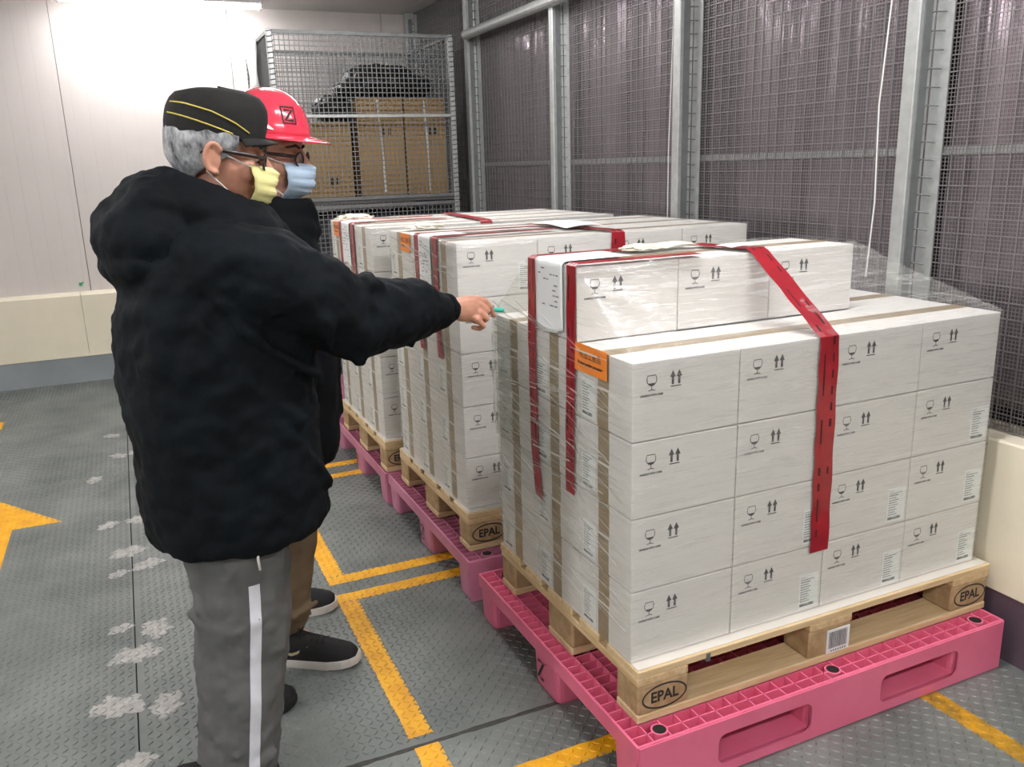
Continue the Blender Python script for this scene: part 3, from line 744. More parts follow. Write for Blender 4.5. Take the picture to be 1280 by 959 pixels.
strands((WP[2][0] + .0065, 2.01, 2.73, .35, 1.2), None, 'shiny wrinkles of stretch film on the left side of farthest load', 8, 80)

# ------------------------------------------------------------------ red tapes, papers, stickers
def ribbon(path, wdir, width, m, label, name='red_tape', group='red tapes', ink=True):
    """flat tape along a path; wdir = one width vector or one per point"""
    P = [Vector(p) for p in path]; W = [Vector(w).normalized() for w in (wdir if isinstance(wdir, list) else [wdir] * len(P))]
    dense = []; 
    for i in range(len(P) - 1):
        L = (P[i + 1] - P[i]).length; k = max(1, int(L / .02))
        for q in range(k): dense.append((P[i].lerp(P[i + 1], q / k), W[i].lerp(W[i + 1], q / k).normalized()))
    dense.append((P[-1], W[-1])); n = len(dense); ring = []; cen = []
    for i, (p, w) in enumerate(dense):
        tdir = (dense[min(i + 1, n - 1)][0] - dense[max(i - 1, 0)][0]).normalized(); nr = tdir.cross(w).normalized()
        ww = width * (1 + .05 * sin(i * .9)) / 2; ww2 = width * (1 + .05 * sin(i * 1.3 + 1)) / 2
        ring.append([p + w * ww + nr * .0004, p - w * ww2 + nr * .0004, p - w * ww2 - nr * .0004, p + w * ww - nr * .0004]); cen.append((p, w, nr, tdir))
    mb = MB().loft(ring); org = tuple(P[0])
    o = mb.build(name, m, None, org=org); o.location = org; tag(o, label, 'tape', group)
    if ink:
        q = MB(); rnd = random.Random(int(abs(P[0].y) * 1000) + 5); i = 2
        while i < n - 3:
            for sgn in (1, -1):
                for lane in (-.22, .24):
                    if rnd.random() < .4: continue
                    a, b = cen[i], cen[min(n - 1, i + rnd.choice([1, 1, 2]))]; h = width * rnd.uniform(.03, .065)
                    s = sgn * .0009
                    q.add([a[0] + a[1] * (lane * width - h) + a[2] * s, b[0] + b[1] * (lane * width - h) + b[2] * s, b[0] + b[1] * (lane * width + h) + b[2] * s, a[0] + a[1] * (lane * width + h) + a[2] * s], [(0, 1, 2, 3)])
            i += 2
        tag(q.build('tape_print', M['tape_ink'], o), kind='stuff')
    return o
f = .0065
Xl = .002 - f; ztop = z5 + f
ribbon([(Xl, .318, .633), (Xl, .316, .80), (Xl, .306, 1.0), (Xl, .300, ztop - .006), (Xl + .01, .300, ztop), (.2, .298, ztop), (.36, .300, ztop)], (0, 1, 0), .043, M['red'], 'red tape over the nearest load, on its left side beside the orange sticker')
ribbon([(Xl, .500, .556), (Xl, .522, .68), (Xl, .526, 1.0), (Xl, .515, ztop - .006), (Xl + .01, .513, ztop), (.15, .510, ztop), (.32, .512, ztop)], (0, 1, 0), .043, M['red'], 'red tape over the nearest load, far side of the white document')
yf = .036 - f
nd = Vector((0, -.2495, -.1838)).normalized()
ribbon([(.50, .50, ztop), (.525, .36, ztop), (.538, .290, ztop + .002), (.540, .278, ztop - .004), (.553, .045, z4 + .010), (.556, yf, z4 - .002), (.560, yf, .80), (.566, yf, .464)],
       [(1, .2, 0), (1, .2, 0), (1, .1, 0)] + [(1, 0, 0)] * 5, .060, M['red'], 'broad red tape running down the front of the nearest load')
# middle load
a = WP[1][0] + .014 - f
ribbon([(a, 1.275, .80), (a, 1.283, .95), (a, 1.285, ztop - .006), (a + .01, 1.285, ztop), (.25, 1.30, ztop), (.47, 1.31, ztop)], (0, 1, 0), .048, M['red'], 'red tape on the left side of middle load, nearer of the two')
ribbon([(a, 1.470, .80), (a, 1.482, .95), (a, 1.482, ztop - .006), (a + .01, 1.482, ztop), (.25, 1.482, ztop), (.47, 1.475, ztop)], (0, 1, 0), .046, M['red'], 'red tape on the left side of middle load beside its orange sticker')
ya = WP[1][1] + .036 - f
ribbon([(.52, 1.62, ztop), (.575, 1.30, ztop), (.600, 1.10, ztop), (.604, ya, ztop - .008), (.608, ya, .95), (.610, ya, .75)], [(1, .2, 0), (1, .2, 0), (1, .1, 0)] + [(1, 0, 0)] * 3, .054, M['red'], 'red tape over the front top edge of the middle load')
# farthest load
a = WP[2][0] + .014 - f
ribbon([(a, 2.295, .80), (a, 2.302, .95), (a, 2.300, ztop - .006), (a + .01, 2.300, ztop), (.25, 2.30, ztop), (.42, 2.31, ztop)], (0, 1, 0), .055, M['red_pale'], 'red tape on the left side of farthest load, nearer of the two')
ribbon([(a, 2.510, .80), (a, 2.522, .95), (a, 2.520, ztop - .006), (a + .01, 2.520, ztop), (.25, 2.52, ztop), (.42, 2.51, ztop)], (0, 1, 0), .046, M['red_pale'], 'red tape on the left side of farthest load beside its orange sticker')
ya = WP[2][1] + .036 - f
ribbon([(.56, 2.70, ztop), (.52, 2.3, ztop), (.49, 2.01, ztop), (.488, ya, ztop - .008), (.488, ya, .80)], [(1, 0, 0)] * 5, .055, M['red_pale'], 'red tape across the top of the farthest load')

def sticker(x, yc, zt, w, h, label, chars):
    t = MB().box(x - .0006, x + .0004, yc - w / 2, yc + w / 2, zt - h, zt).build('orange_sticker', M['orange'], None, org=(x, yc, zt - h)); t.location = (x, yc, zt - h)
    tag(t, label, 'sticker', 'orange stickers')
    q = MB()
    put2d(q, text2d('\u5f85\u52a0\u5de5\u7522\u54c1', h * .30), (x - .0012, yc, zt - h * .38), (0, -1, 0), (0, 0, 1))
    put2d(q, text2d('Product pending processing', w * .068, bold=.0004), (x - .0012, yc, zt - h * .68), (0, -1, 0), (0, 0, 1))
    q.build('lettering', M['ink'], t)
sticker(.002 - .0055, .211, 1.036, .152, .068, 'orange sticker with black lettering on the nearest load', 1)
sticker(WP[1][0] + .014 - .0055, 1.617, 1.214, .112, .068, 'orange sticker with black lettering on the middle load', 1)
sticker(WP[2][0] + .014 - .0055, 2.606, 1.214, .100, .068, 'orange sticker with black lettering on the farthest load', 1)

def document(x, ya, yb, zlow, reach, label, seed):
    """paper sheet hanging over the top left edge of a load"""
    zt = z5 + .0052; xl = x - .0052; drop = zt - zlow; tot = drop + reach
    def fn(u, v):
        s = v * tot; y = ya + (yb - ya) * u
        wv = .0016 * sin(u * 7 + seed) * (1 if s < drop else .4)
        if s < drop - .008: return (xl - abs(wv) - .0012, y, zlow + s + .006 * sin(u * 5 + seed)* (1 - v)), (-1, 0, 0)
        if s < drop + .008:
            an = (s - drop + .008) / .016 * pi / 2
            return (xl + .008 - (.0092 + abs(wv)) * cos(an), y, zt - .008 + (.0092) * sin(an)), (-cos(an), 0, sin(an))
        return (xl + (s - drop), y + .06 * (s - drop), zt + .0012 + abs(wv)), (0, 0, 1)
    o = MB().sheet(fn, 8, 40, .0003).build('document', M['paper'], None, smooth=True, org=(xl, (ya + yb) / 2, zlow)); o.location = (xl, (ya + yb) / 2, zlow)
    tag(o, label, 'paper', 'documents on the loads')
    q = MB(); rnd = random.Random(seed)
    for k in range(9):
        z = zt - .024 - k * .013; y = yb - .018 - rnd.uniform(0, .02)
        while y > ya + .03 and z > zlow + .05:
            L = rnd.uniform(.008, .02)
            if rnd.random() < .45: rect2d(q, (xl - .0046, 0, 0), (0, 1, 0), (0, 0, 1), y - L, y, z, z + .0035)
            y -= L + .005
    tag(q.build('handwriting', M['pen_ink'], o), kind='stuff')
document(.002, .342, .492, 1.045, .20, 'white document hanging over the top left edge of the nearest load', 2)
document(WP[1][0] + .014, 1.325, 1.452, 1.03, .14, 'white document hanging over the top left edge of the middle load', 4)
document(WP[2][0] + .014, 2.345, 2.492, 1.03, .14, 'white document hanging over the top left edge of the farthest load', 5)

def wad(c, r, m, label, seed, cat='film wad', name='film_wad'):
    bm = bmesh.new(); bmesh.ops.create_icosphere(bm, subdivisions=4, radius=1)
    for v in bm.verts:
        n = v.co.copy(); k = 1 + .35 * noise.noise(n * 2.2 + Vector((seed, 0, 0))) + .2 * noise.noise(n * 5 + Vector((0, seed, 0)))
        v.co = Vector((n.x * r[0] * k, n.y * r[1] * k, max(-.3, n.z) * r[2] * k + .3 * r[2]))
    me = bpy.data.meshes.new(name); bm.to_mesh(me); bm.free()
    o = mobj(name, me, m, None, c); tag(o, label, cat); return o
wad((.30, .47, z5 + .007), (.055, .035, .010), M['cream_film'], 'crumpled wad of film on top of the nearest load', 2)
wad((.12, 1.74, z5 + .006), (.075, .045, .012), M['cream_film'], 'crumpled wad of film on top of the middle load', 5)
wad((.06, 2.62, z5 + .006), (.085, .05, .017), M['cream_film'], 'crumpled wad of film on top of the farthest load', 9)
def flat_paper(pts, lift, label, m, name='paper_sheet', seed=0):
    A, B, Cc, D = [Vector(p) for p in pts]
    def fn(u, v):
        p = A.lerp(B, u).lerp(D.lerp(Cc, u), v); p.z += lift * (sin(u * pi) * .6 + .4 * sin(v * pi + seed) ** 2); return p, (0, 0, 1)
    o = MB().sheet(fn, 8, 8, .0005).build(name, m, None, smooth=True, org=tuple(A)); o.location = A; tag(o, label, 'paper')
flat_paper([(.355, .43, z5 + .008), (.475, .445, z5 + .008), (.47, .528, z5 + .008), (.35, .52, z5 + .008)], .012, 'cream folded paper lying on top of the nearest load', M['paper_cream'], 'folded_paper')
flat_paper([(.50, .34, z5 + .0075), (.60, .35, z5 + .0075), (.60, .42, z5 + .0075), (.50, .41, z5 + .0075)], .004, 'small printed slip of paper beside the broad red tape on top', M['paper'], 'paper_slip')
flat_paper([(.50, 1.27, z5 + .008), (.66, 1.25, z5 + .008), (.70, 1.55, z5 + .008), (.52, 1.60, z5 + .008)], .014, 'white papers lying on top of the middle load', M['paper'])
# ------------------------------------------------------------------ mesh cages by the back wall
def cage(x0, x1, y0, y1, z0, z1, label, midrail=None):
    t = thing('mesh_cage', label, 'mesh cage', ((x0 + x1) / 2, (y0 + y1) / 2, z0), 'stacked mesh cages')
    r = .016
    for (x, y) in [(x0, y0), (x1, y0), (x0, y1), (x1, y1)]:
        p = MB().cbox(x - r, x + r, y - r, y + r, z0, z1, .003).build('corner_post', M['galv'], t)
        sp = MB(); n = int((z1 - z0) / .03)
        for k in range(n):
            z = z0 + .02 + k * .03; s = r + .003
            sp.tube([(x - s, y - s, z), (x + s, y - s, z + .006), (x + s, y + s, z + .012)], .003, 4)
        tag(sp.build('spiral_tie', M['galv_dark'], p), kind='stuff')
    for z in (z0 + .035, z1 - .012):
        for (a, b, c, d) in [(x0, x1, y0 - .010, y0 + .010), (x0, x1, y1 - .010, y1 + .010)]: MB().box(a + r, b - r, c, d, z - .010, z + .010).build('rail', M['galv_dark'], t)
        for x in (x0, x1): MB().box(x - .010, x + .010, y0 + r, y1 - r, z - .010, z + .010).build('rail', M['galv_dark'], t)
    MB().box(x0 + .01, x1 - .01, y0 + .01, y1 - .01, z0 + .005, z0 + .024).build('floor_panel', M['galv_dark'], t)
    if midrail: MB().cbox(x0 + r, x1 - r, y0 - .016, y0 - .006, midrail - .010, midrail + .010, .002).build('mid_rail', M['galv'], t)
    pit = .0285; w = .0024
    def face(ax, pos, a0, a1, name='mesh_panel'):
        g = MB(); n = int((a1 - a0) / pit)
        for k in range(1, n):
            a = a0 + (a1 - a0) * k / n
            g.box(a - w, a + w, pos - w, pos + w, z0 + .03, z1 - .01) if ax == 'x' else g.box(pos - w, pos + w, a - w, a + w, z0 + .03, z1 - .01)
        n = int((z1 - z0) / pit)
        for k in range(1, n):
            z = z0 + (z1 - z0) * k / n; q = pos + 2 * w
            g.box(a0, a1, q - w, q + w, z - w, z + w) if ax == 'x' else g.box(q - w, q + w, a0, a1, z - w, z + w)
        tag(g.build(name, M['galv_dark'], t), kind='stuff')
    face('x', y0, x0, x1); face('x', y1, x0, x1); face('y', x0, y0, y1); face('y', x1, y0, y1)
    return t
CX0, CX1, CY0, CY1 = -0.045, 1.085, 3.93, 4.83
cage(CX0, CX1, CY0, CY1, 0.0, 1.235, 'lower wire mesh cage standing on the floor by the back wall')
cage(CX0, CX1, CY0, CY1, 1.237, 2.262, 'upper wire mesh cage filled with brown cartons, stacked on another', 1.772)
def brown_box(x0, x1, y0, y1, z0, z1, label, marks):
    t = thing('cardboard_box', label, 'cardboard box', ((x0 + x1) / 2, (y0 + y1) / 2, z0), 'brown boxes in the cage')
    MB().cbox(x0, x1, y0, y1, z0, z1, .004).build('body', M['card'], t)
    for i, (mx, mz) in enumerate(marks):
        q = MB()
        for d in (-.018, .018): rect2d(q, (mx + d, y0 - .001, mz), (1, 0, 0), (0, 0, 1), -.010, .010, -.02, .02)
        tag(q.build('print_mark', M['ink'], t), kind='stuff')
    tp = MB().box((x0 + x1) / 2 - .025, (x0 + x1) / 2 + .025, y0 - .0006, y1, z1, z1 + .0006).build('tape', M['ctape'], t)
    return t
zb = 1.2615
brown_box(0.02, .425, 4.02, 4.60, zb, 1.74, 'brown cardboard box low at the left inside the upper cage', [(.30, 1.38)])
brown_box(.475, .775, 4.02, 4.60, zb, 1.885, 'tall brown cardboard box in the middle of the upper cage', [(.66, 1.68)])
brown_box(.785, 1.06, 4.02, 4.60, zb, 1.885, 'tall brown cardboard box at the right of the upper cage', [(.97, 1.68)])
for x, z1_, lb in [(.615, 1.875, 'white strap hanging down the middle brown box in cage'), (.925, 1.87, 'white strap hanging down the right brown box in cage')]:
    o = MB().tube([(x - .01, 4.012, z1_), (x, 4.009, 1.7), (x + .008, 4.009, 1.5), (x + .012, 4.012, 1.30)], .008, 6).build('hanging_strap', M['white_strap'], None, org=(x, 4.01, 1.3)); o.location = (x, 4.01, 1.3)
    tag(o, lb, 'strap', 'white straps in the cage')
bg = MB()
bg.ell((.74, 4.28, 1.985), (.30, .24, .075)); bg.ell((.66, 4.30, 2.03), (.19, .2, .085)); bg.ell((.35, 4.25, 1.835), (.11, .2, .08)); bg.ell((.45, 4.22, 1.72), (.016, .16, .2)); bg.ell((.50, 4.26, 1.95), (.12, .2, .05)); bg.ell((.95, 4.28, 1.975), (.10, .2, .07)); bg.ell((.80, 4.28, 2.05), (.13, .15, .06))
me, _ = remesh(bg, .014, 3, [(.035, .06)], (.7, 4.28, 1.89), 'plastic_bundle')
tag(mobj('plastic_bundle', me, M['bag'], None, (.7, 4.28, 1.89)), 'black plastic bundle lying on the brown boxes in the cage', 'plastic bundle')
cv = MB().cbox(.03, 1.01, 4.02, 4.72, .026, 1.16, .02)  # block added so the lower cage looks dark inside
me, _ = remesh(cv, .02, 2, [(.03, .12)], (.5, 4.37, .026), 'dark_filler')
tag(mobj('dark_filler', me, M['dark_fill'], None, (.5, 4.37, .026)), 'dark filler block added to darken the inside of the lower cage', 'dark filler')
def sheet_fn(u, v):
    return (CX0 - .022 - .006 * sin(v * 5 + u * 3), 4.30 + .42 * u, 1.97 + .28 * v), (-1, 0, 0)
o = MB().sheet(sheet_fn, 6, 8, .0006).build('paper_sheet', M['paper'], None, smooth=True, org=(CX0 - .022, 4.5, 1.97)); o.location = (CX0 - .022, 4.5, 1.97)
tag(o, 'white paper sheet hanging on the left side of upper cage', 'paper')

# ------------------------------------------------------------------ people
def head_frame(c, yaw, pitch):
    return Matrix.Translation(c) @ Matrix.Rotation(yaw, 4, 'Z') @ Matrix.Rotation(pitch, 4, 'Y')
def head_src(Mh, k=1.0):
    h = MB()
    h.ell((-.008, 0, .035), (.094, .075, .083)); h.ell((.022, 0, -.030), (.064, .061, .086)); h.ell((.048, 0, -.094), (.034, .036, .024))
    h.ell((.0, 0, -.06), (.06, .056, .05))
    for s in (-1, 1):
        h.ell((.055, s * .036, -.028), (.028, .026, .030)); h.chain([(.079, s * .012, .030), (.074, s * .034, .034), (.058, s * .054, .028)], [.010, .011, .009], 10)
        h.ell((.074, s * .031, .000), (.013, .017, .011))
        R_ = Matrix.Rotation(s * -.30, 3, 'Z') @ Matrix.Rotation(-.12, 3, 'Y')
        h.ell((-.012, s * .084, -.012), (.018, .009, .029), rot=R_); h.ell((-.008, s * .074, -.012), (.012, .012, .02))
        ear = []
        for q in range(11):
            a = radians(-70 + 25 * q); ear.append(Vector((-.012, s * .088, -.012)) + R_ @ Vector((-.019 * sin(a + .2), s * .005, .030 * cos(a + .2))))
        h.chain(ear, [.0058] * 11, 8); h.ell((-.006, s * .082, -.042), (.009, .008, .010))
    h.chain([(.082, 0, .024), (.095, 0, .004), (.110, 0, -.022)], [.009, .010, .013], 10)
    for s in (-1, 1): h.ell((.098, s * .012, -.027), (.011, .008, .008))
    h.chain([(.076, -.022, -.064), (.089, 0, -.062), (.076, .022, -.064)], [.006, .008, .006], 8)
    h.chain([(.074, -.018, -.076), (.086, 0, -.075), (.074, .018, -.076)], [.006, .009, .006], 8)
    h.xf(Mh); return h
def eyes(Mh, t):
    for s in (-1, 1):
        e = MB().ell((.0740, s * .031, -.003), (.0125, .0145, .0085), 14, 8).xf(Mh).build('eye', M['eye_white'], t, smooth=True)
        MB().ell((.0850, s * .032, -.006), (.0028, .0052, .0052), 12, 6).xf(Mh).build('iris', M['iris'], e, smooth=True)
        b = MB()
        b.chain([(.090, s * .010, .024), (.087, s * .032, .030), (.069, s * .055, .024)], [.003, .0042, .0025], 8); b.xf(Mh).build('eyebrow', M['brow'], t, smooth=True)
def face_mask(Mh, m, t, top=-.016, bot=-.108, half=60):
    def surf(u, v):
        th = radians(-half + 2 * half * u); z = top + (bot - top) * v; c = max(cos(th), 0.0)
        front = .100 + .024 * sin(pi * min(1, v * 1.05)) + .020 * math.exp(-((v - .12) / .14) ** 2) * math.exp(-(th / .35) ** 2) - .020 * max(0, v - .72) / .28
        pl = .0022 * (1 if math.fmod(v * 4.0, 1.0) < .5 else -1) * c
        x = (front + pl) * c ** .75 + .004; y = (.073 + .006 * sin(pi * v) - .022 * v * v) * sin(th)
        z += -.012 * c * (1 - v) * .0 + (-.010 * c * v)
        return Vector((x, y, z))
    def fn(u, v):
        p = surf(u, v); n = Vector((p.x + .02, p.y, 0)).normalized(); return Mh @ p, (Mh.to_3x3() @ n)
    mk = MB().sheet(fn, 28, 28, .0016).build('face_mask', m, t, smooth=True)
    for s, u in ((-1, 0.0), (1, 1.0)):
        for v, e in ((.04, (-.030, s * .082, .012)), (.90, (-.024, s * .081, -.040))):
            p = surf(u, v); mid = (p + Vector(e)) / 2 + Vector((0, s * .004, 0))
            MB().tube([Mh @ p, Mh @ mid, Mh @ Vector(e)], .0016, 6).build('ear_loop', M['elastic'], mk)
    return mk
def glasses(Mh, t, rw=.024, rh=.018, z=-.007, x=.102):
    g = thing_part('glasses', t)
    for s in (-1, 1):
        rim = [(x - abs(.008 * (1 if k else 1)) * (abs(s * .033 + rw * cos(2 * pi * k / 24)) / .057) ** 2, s * .033 + rw * cos(2 * pi * k / 24), z + rh * sin(2 * pi * k / 24)) for k in range(25)]
        MB().tube(rim, .0028, 6, cap=False).xf(Mh).build('rim', M['frame'], g, smooth=True)
        MB().add(rim[:-1], [tuple(range(24))]).xf(Mh).build('lens', M['lens'], g)
        MB().tube([(x - .008, s * .057, z + .008), (x - .03, s * .073, z + .010), (.02, s * .084, z + .012), (-.022, s * .089, z + .016), (-.038, s * .086, z + .002)], [.0048, .0050, .0044, .0034, .002], 8).xf(Mh).build('temple', M['frame'], g, smooth=True)
    MB().tube([(x, -.010, z + .004), (x + .004, 0, z + .008), (x, .010, z + .004)], .0019, 6).xf(Mh).build('bridge', M['frame'], g, smooth=True)
def thing_part(name, t):
    o = bpy.data.objects.new(name, None); COL.objects.link(o); o.parent = t; o.empty_display_size = .03; return o
def ring_torso(rows, n=36, e=2.5):
    rings = []
    for (z, cx_, cy, a, b, tilt) in rows:
        ring = []
        for i in range(n):
            an = 2 * pi * i / n; c, s = cos(an), sin(an)
            x = a * math.copysign(abs(c) ** (2 / e), c); y = b * math.copysign(abs(s) ** (2 / e), s)
            ring.append((cx_ + x, cy + y, z + tilt * x))
        rings.append(ring)
    return rings
def shoe(heel, toe, t, upper, sole, laces, swoosh=None, h=1.0):
    heel = Vector(heel); toe = Vector(toe); d = (toe - heel); L = d.length; d.normalize(); sd = Vector((-d.y, d.x, 0))
    prof = [(0, .026, .070), (.06, .033, .082), (.16, .037, .090), (.30, .038, .088), (.42, .041, .076), (.55, .045, .064), (.70, .049, .054), (.83, .047, .046), (.93, .038, .038), (.985, .022, .028)]
    s = thing_part('shoe', t); z0 = .024
    rings = []
    for (f_, w_, hh) in prof:
        ring = []
        for i in range(16):
            an = 2 * pi * i / 16; yy = w_ * cos(an); zz = sin(an); zz = (z0 + (hh * h - .01) * zz ** .8) if zz > 0 else z0 + .006 * zz
            p = heel + d * (f_ * L) + sd * (yy * (1 - .25 * max(0, sin(an)))); ring.append((p.x, p.y, zz))
        rings.append(ring)
    up_, bv = remesh(MB().loft(rings), .0045, 3, None, tuple(t.location), 'upper'); mobj('upper', up_, upper, s)
    ol = []
    for (f_, w_) in [(-.03, .012), (-.015, .026), (.04, .034), (.15, .039), (.35, .041), (.55, .047), (.72, .052), (.86, .049), (.95, .038), (1.005, .020), (1.015, .006)]: ol.append((f_, w_))
    pts = [heel + d * (f_ * L) + sd * w_ for f_, w_ in ol] + [heel + d * (f_ * L) - sd * w_ for f_, w_ in reversed(ol)]
    n = len(pts); c0 = sum(pts, Vector()) / n; rr = []
    for z, k in ((0.0, .97), (.004, 1.0), (.020, 1.0), (.027, .985)):
        rr.append([((c0 + (p - c0) * k).x, (c0 + (p - c0) * k).y, z + (.006 * ((p - heel).dot(d) / L - .8) / .2 if (p - heel).dot(d) / L > .8 else 0)) for p in pts])
    MB().loft(rr).build('sole', sole, s)
    if laces:
        for k in range(5):
            f_ = .44 + .055 * k; zc = .024 + (.076 - .03 * (f_ - .42) / .28) * h
            a = heel + d * (f_ * L); o1, o2 = a - sd * .022, a + sd * .022 + d * .008
            hA = bv.ray_cast(Vector((o1.x, o1.y, .3)), Vector((0, 0, -1))); hB = bv.ray_cast(Vector((a.x, a.y, .3)), Vector((0, 0, -1))); hC = bv.ray_cast(Vector((o2.x, o2.y, .3)), Vector((0, 0, -1)))
            if hA[0] and hB[0] and hC[0]: MB().tube([hA[0], hB[0] + Vector((0, 0, .002)), hC[0]], .0028, 6).build('lace', M['lace'], s, smooth=True)
        a = heel + d * (.44 * L); hB = bv.ray_cast(Vector((a.x, a.y, .3)), Vector((0, 0, -1)))
        if hB[0]:
            for q in (-1, 1):
                b = hB[0]; MB().tube([b, b + sd * (q * .016) + Vector((0, 0, .016)), b + sd * (q * .034) + Vector((0, 0, .008)), b + sd * (q * .020) + Vector((0, 0, .001)), b + Vector((0, 0, .002))], .002, 6).build('lace', M['lace'], s, smooth=True)
    if swoosh is not None:
        side = sd * swoosh
        sh = [(-.034, .004), (-.028, -.012), (-.014, -.016), (.004, -.010), (.040, .014), (.004, -.001), (-.012, -.007), (-.022, -.006)]
        o = heel + d * (.40 * L) + side * .15 + Vector((0, 0, .056))
        project((sh, [tuple(range(len(sh)))]), o, d, (0, 0, 1), -side, bv, .0012).build('side_mark', mat('pale_gold_mark', srgb(176, 160, 128), .5), s)

# --- person with the dark cap
R1 = (-0.81, 0.56, 0.0)
P1 = thing('person', 'person in dark cap and navy hooded jacket pointing at the carton load', 'person', R1)
H1 = head_frame((-.748, .56, 1.496), radians(-4), radians(9))
W = Vector((-.178, .668, 1.078))
b = head_src(H1)
b.chain([(-.79, .56, 1.30), (-.775, .56, 1.36), (-.76, .56, 1.43)], [.062, .056, .054])
b.chain([(-.80, .56, .90), (-.80, .56, 1.05), (-.79, .56, 1.20), (-.785, .56, 1.29)], [(.10, .15), (.095, .14), (.10, .16), (.07, .11)])
b.chain([(-.775, .44, 1.285), (-.66, .40, 1.235), (-.49, .46, 1.13)], [.055, .048, .042]); b.chain([(-.49, .46, 1.13), (-.33, .575, 1.105), tuple(W)], [.042, .036, .027])
b.chain([(-.785, .69, 1.285), (-.83, .75, 1.02), (-.76, .73, .82)], [.055, .043, .028]); b.chain([(-.76, .73, .82), (-.74, .725, .76)], [.026, .03])
for k in range(4): b.chain([(-.745 + .012 * k - .018, .705 + .012 * k, .76), (-.73 + .01 * k - .018, .705 + .012 * k, .72), (-.725 + .008 * k - .018, .71 + .010 * k, .69 + .004 * k)], [.0085, .008, .007], 8)
b.chain([(-.735, .70, .79), (-.705, .69, .76), (-.70, .69, .735)], [.011, .0095, .008], 8)
for (y, kx, ax_) in ((.44, -.815, -.88), (.68, -.80, -.86)):
    b.chain([(-.80, y + (.02 if y < .5 else -.02), .90), (kx, y, .47), (ax_, y - .01, .09)], [.085, .058, .036]); b.chain([(ax_, y - .01, .08), (ax_ + .06, y - .01, .05)], [.034, .03])
# right hand: palm, curled fingers, extended index finger, thumb
b.chain([tuple(W), (-.145, .668, 1.074), (-.112, .668, 1.072)], [(.027, .024), (.036, .021), (.037, .017)], 16)
K = {'i': (-.098, .678, 1.096), 'm': (-.093, .668, 1.079), 'r': (-.098, .659, 1.061), 'p': (-.108, .652, 1.043)}
for k, q in K.items(): b.ell(q, (.0115, .011, .0115), 12, 8)
b.chain([K['i'], (-.070, .684, 1.088), (-.052, .690, 1.066), (-.042, .694, 1.042)], [.0105, .0096, .0088, .0076], 10)
b.chain([K['m'], (-.068, .672, 1.062), (-.080, .694, 1.050), (-.098, .698, 1.052)], [.0105, .0098, .009, .008], 10)
b.chain([K['r'], (-.075, .660, 1.042), (-.085, .683, 1.030), (-.102, .690, 1.033)], [.0102, .0096, .0088, .008], 10)
b.chain([K['p'], (-.090, .649, 1.024), (-.096, .668, 1.014), (-.112, .676, 1.018)], [.0095, .0088, .008, .0072], 10)
b.chain([(-.152, .688, 1.082), (-.118, .708, 1.082), (-.090, .709, 1.074), (-.068, .703, 1.064)], [.014, .0125, .0105, .009], 10)
me, bv_b1 = remesh(b, .0034, 3, None, R1, 'body'); mobj('body', me, M['skin_a'], P1)
eyes(H1, P1); face_mask(H1, M['mask_y'], P1); glasses(H1, P1)
for nm, pa, pb_ in (('fingernail', (-.0425, .6935, 1.0430), None),):
    MB().ell((-.0385, .6905, 1.0455), (.0022, .0048, .0065), 10, 6, rot=Matrix.Rotation(-.35, 3, 'Y')).build('fingernail', mat('nail', srgb(206, 158, 138), .35), P1, smooth=True)
pen = thing('marker_pen', 'teal marker pen held in the pointing hand', 'pen', (-.118, .704, 1.068))
MB().tube([(-.118, .704, 1.070), (-.030, .698, 1.0565)], .0062, 14).build('barrel', M['teal'], pen, smooth=False)
MB().tube([(-.030, .698, 1.0565), (-.029, .698, 1.0563), (-.010, .6968, 1.0535)], [.0062, .0068, .0062], 14).build('pen_cap', M['teal'], pen)

# grey hair under a net: back and sides of the head below the cap
def hair_fn(u, v):
    th = radians(62 + (360 - 124) * u); back = max(0, -cos(th)); zb = .030 - .098 * min(1, ((1 - cos(th)) / 1.75) ** 1.1); zt = .062
    z = zt + (zb - zt) * v; k = sqrt(max(.05, 1 - ((z - .03) / .115) ** 2)); bul = .006 * sin(pi * v) + .0025 * noise.noise(Vector((u * 22, v * 4, 0)))
    x = -.008 + (.099 + bul) * k * cos(th) * (1.0 if cos(th) < 0 else .92); y = (.081 + bul) * k * sin(th)
    return H1 @ Vector((x, y, z)), H1.to_3x3() @ Vector((cos(th), sin(th), 0))
MB().sheet(hair_fn, 72, 22, .004).build('netted_hair', M['hair_grey'], P1, smooth=True)
# cap
def cap_ring(th, t):
    hs = [(0, 1.0, .0), (.12, 1.03, .018), (.35, 1.06, .045), (.6, 1.05, .072), (.78, .98, .090), (.88, .88, .102), (.95, .62, .112), (1, .02, .116)]
    for (t0, k0, z0_), (t1, k1, z1_) in zip(hs[:-1], hs[1:]):
        if t <= t1: q = (t - t0) / (t1 - t0); k = k0 + (k1 - k0) * q; z = z0_ + (z1_ - z0_) * q; break
    c, s = cos(th), sin(th); fz = .022 + .016 * c * (1 - t)
    x = -.006 + .104 * k * c; y = .086 * k * s
    return Vector((x - .004 * t * c, y, fz + z * (1 + .04 * c) + .002 * noise.noise(Vector((c * 2, s * 2, t * 6)))))
cp = thing_part('cap', P1)
cm = MB(); n = 48; rows = [0, .06, .12, .2, .28, .35, .45, .55, .63, .7, .78, .84, .88, .92, .95, .98, 1]
cm.loft([[cap_ring(2 * pi * i / n, t) for i in range(n)] for t in rows]); cm.xf(H1)
me = cm.mesh('crown', R1, True); fix_normals(me); mobj('crown', me, M['cap'], cp)
bv_cap = BVHTree.FromPolygons(cm.v, cm.f)
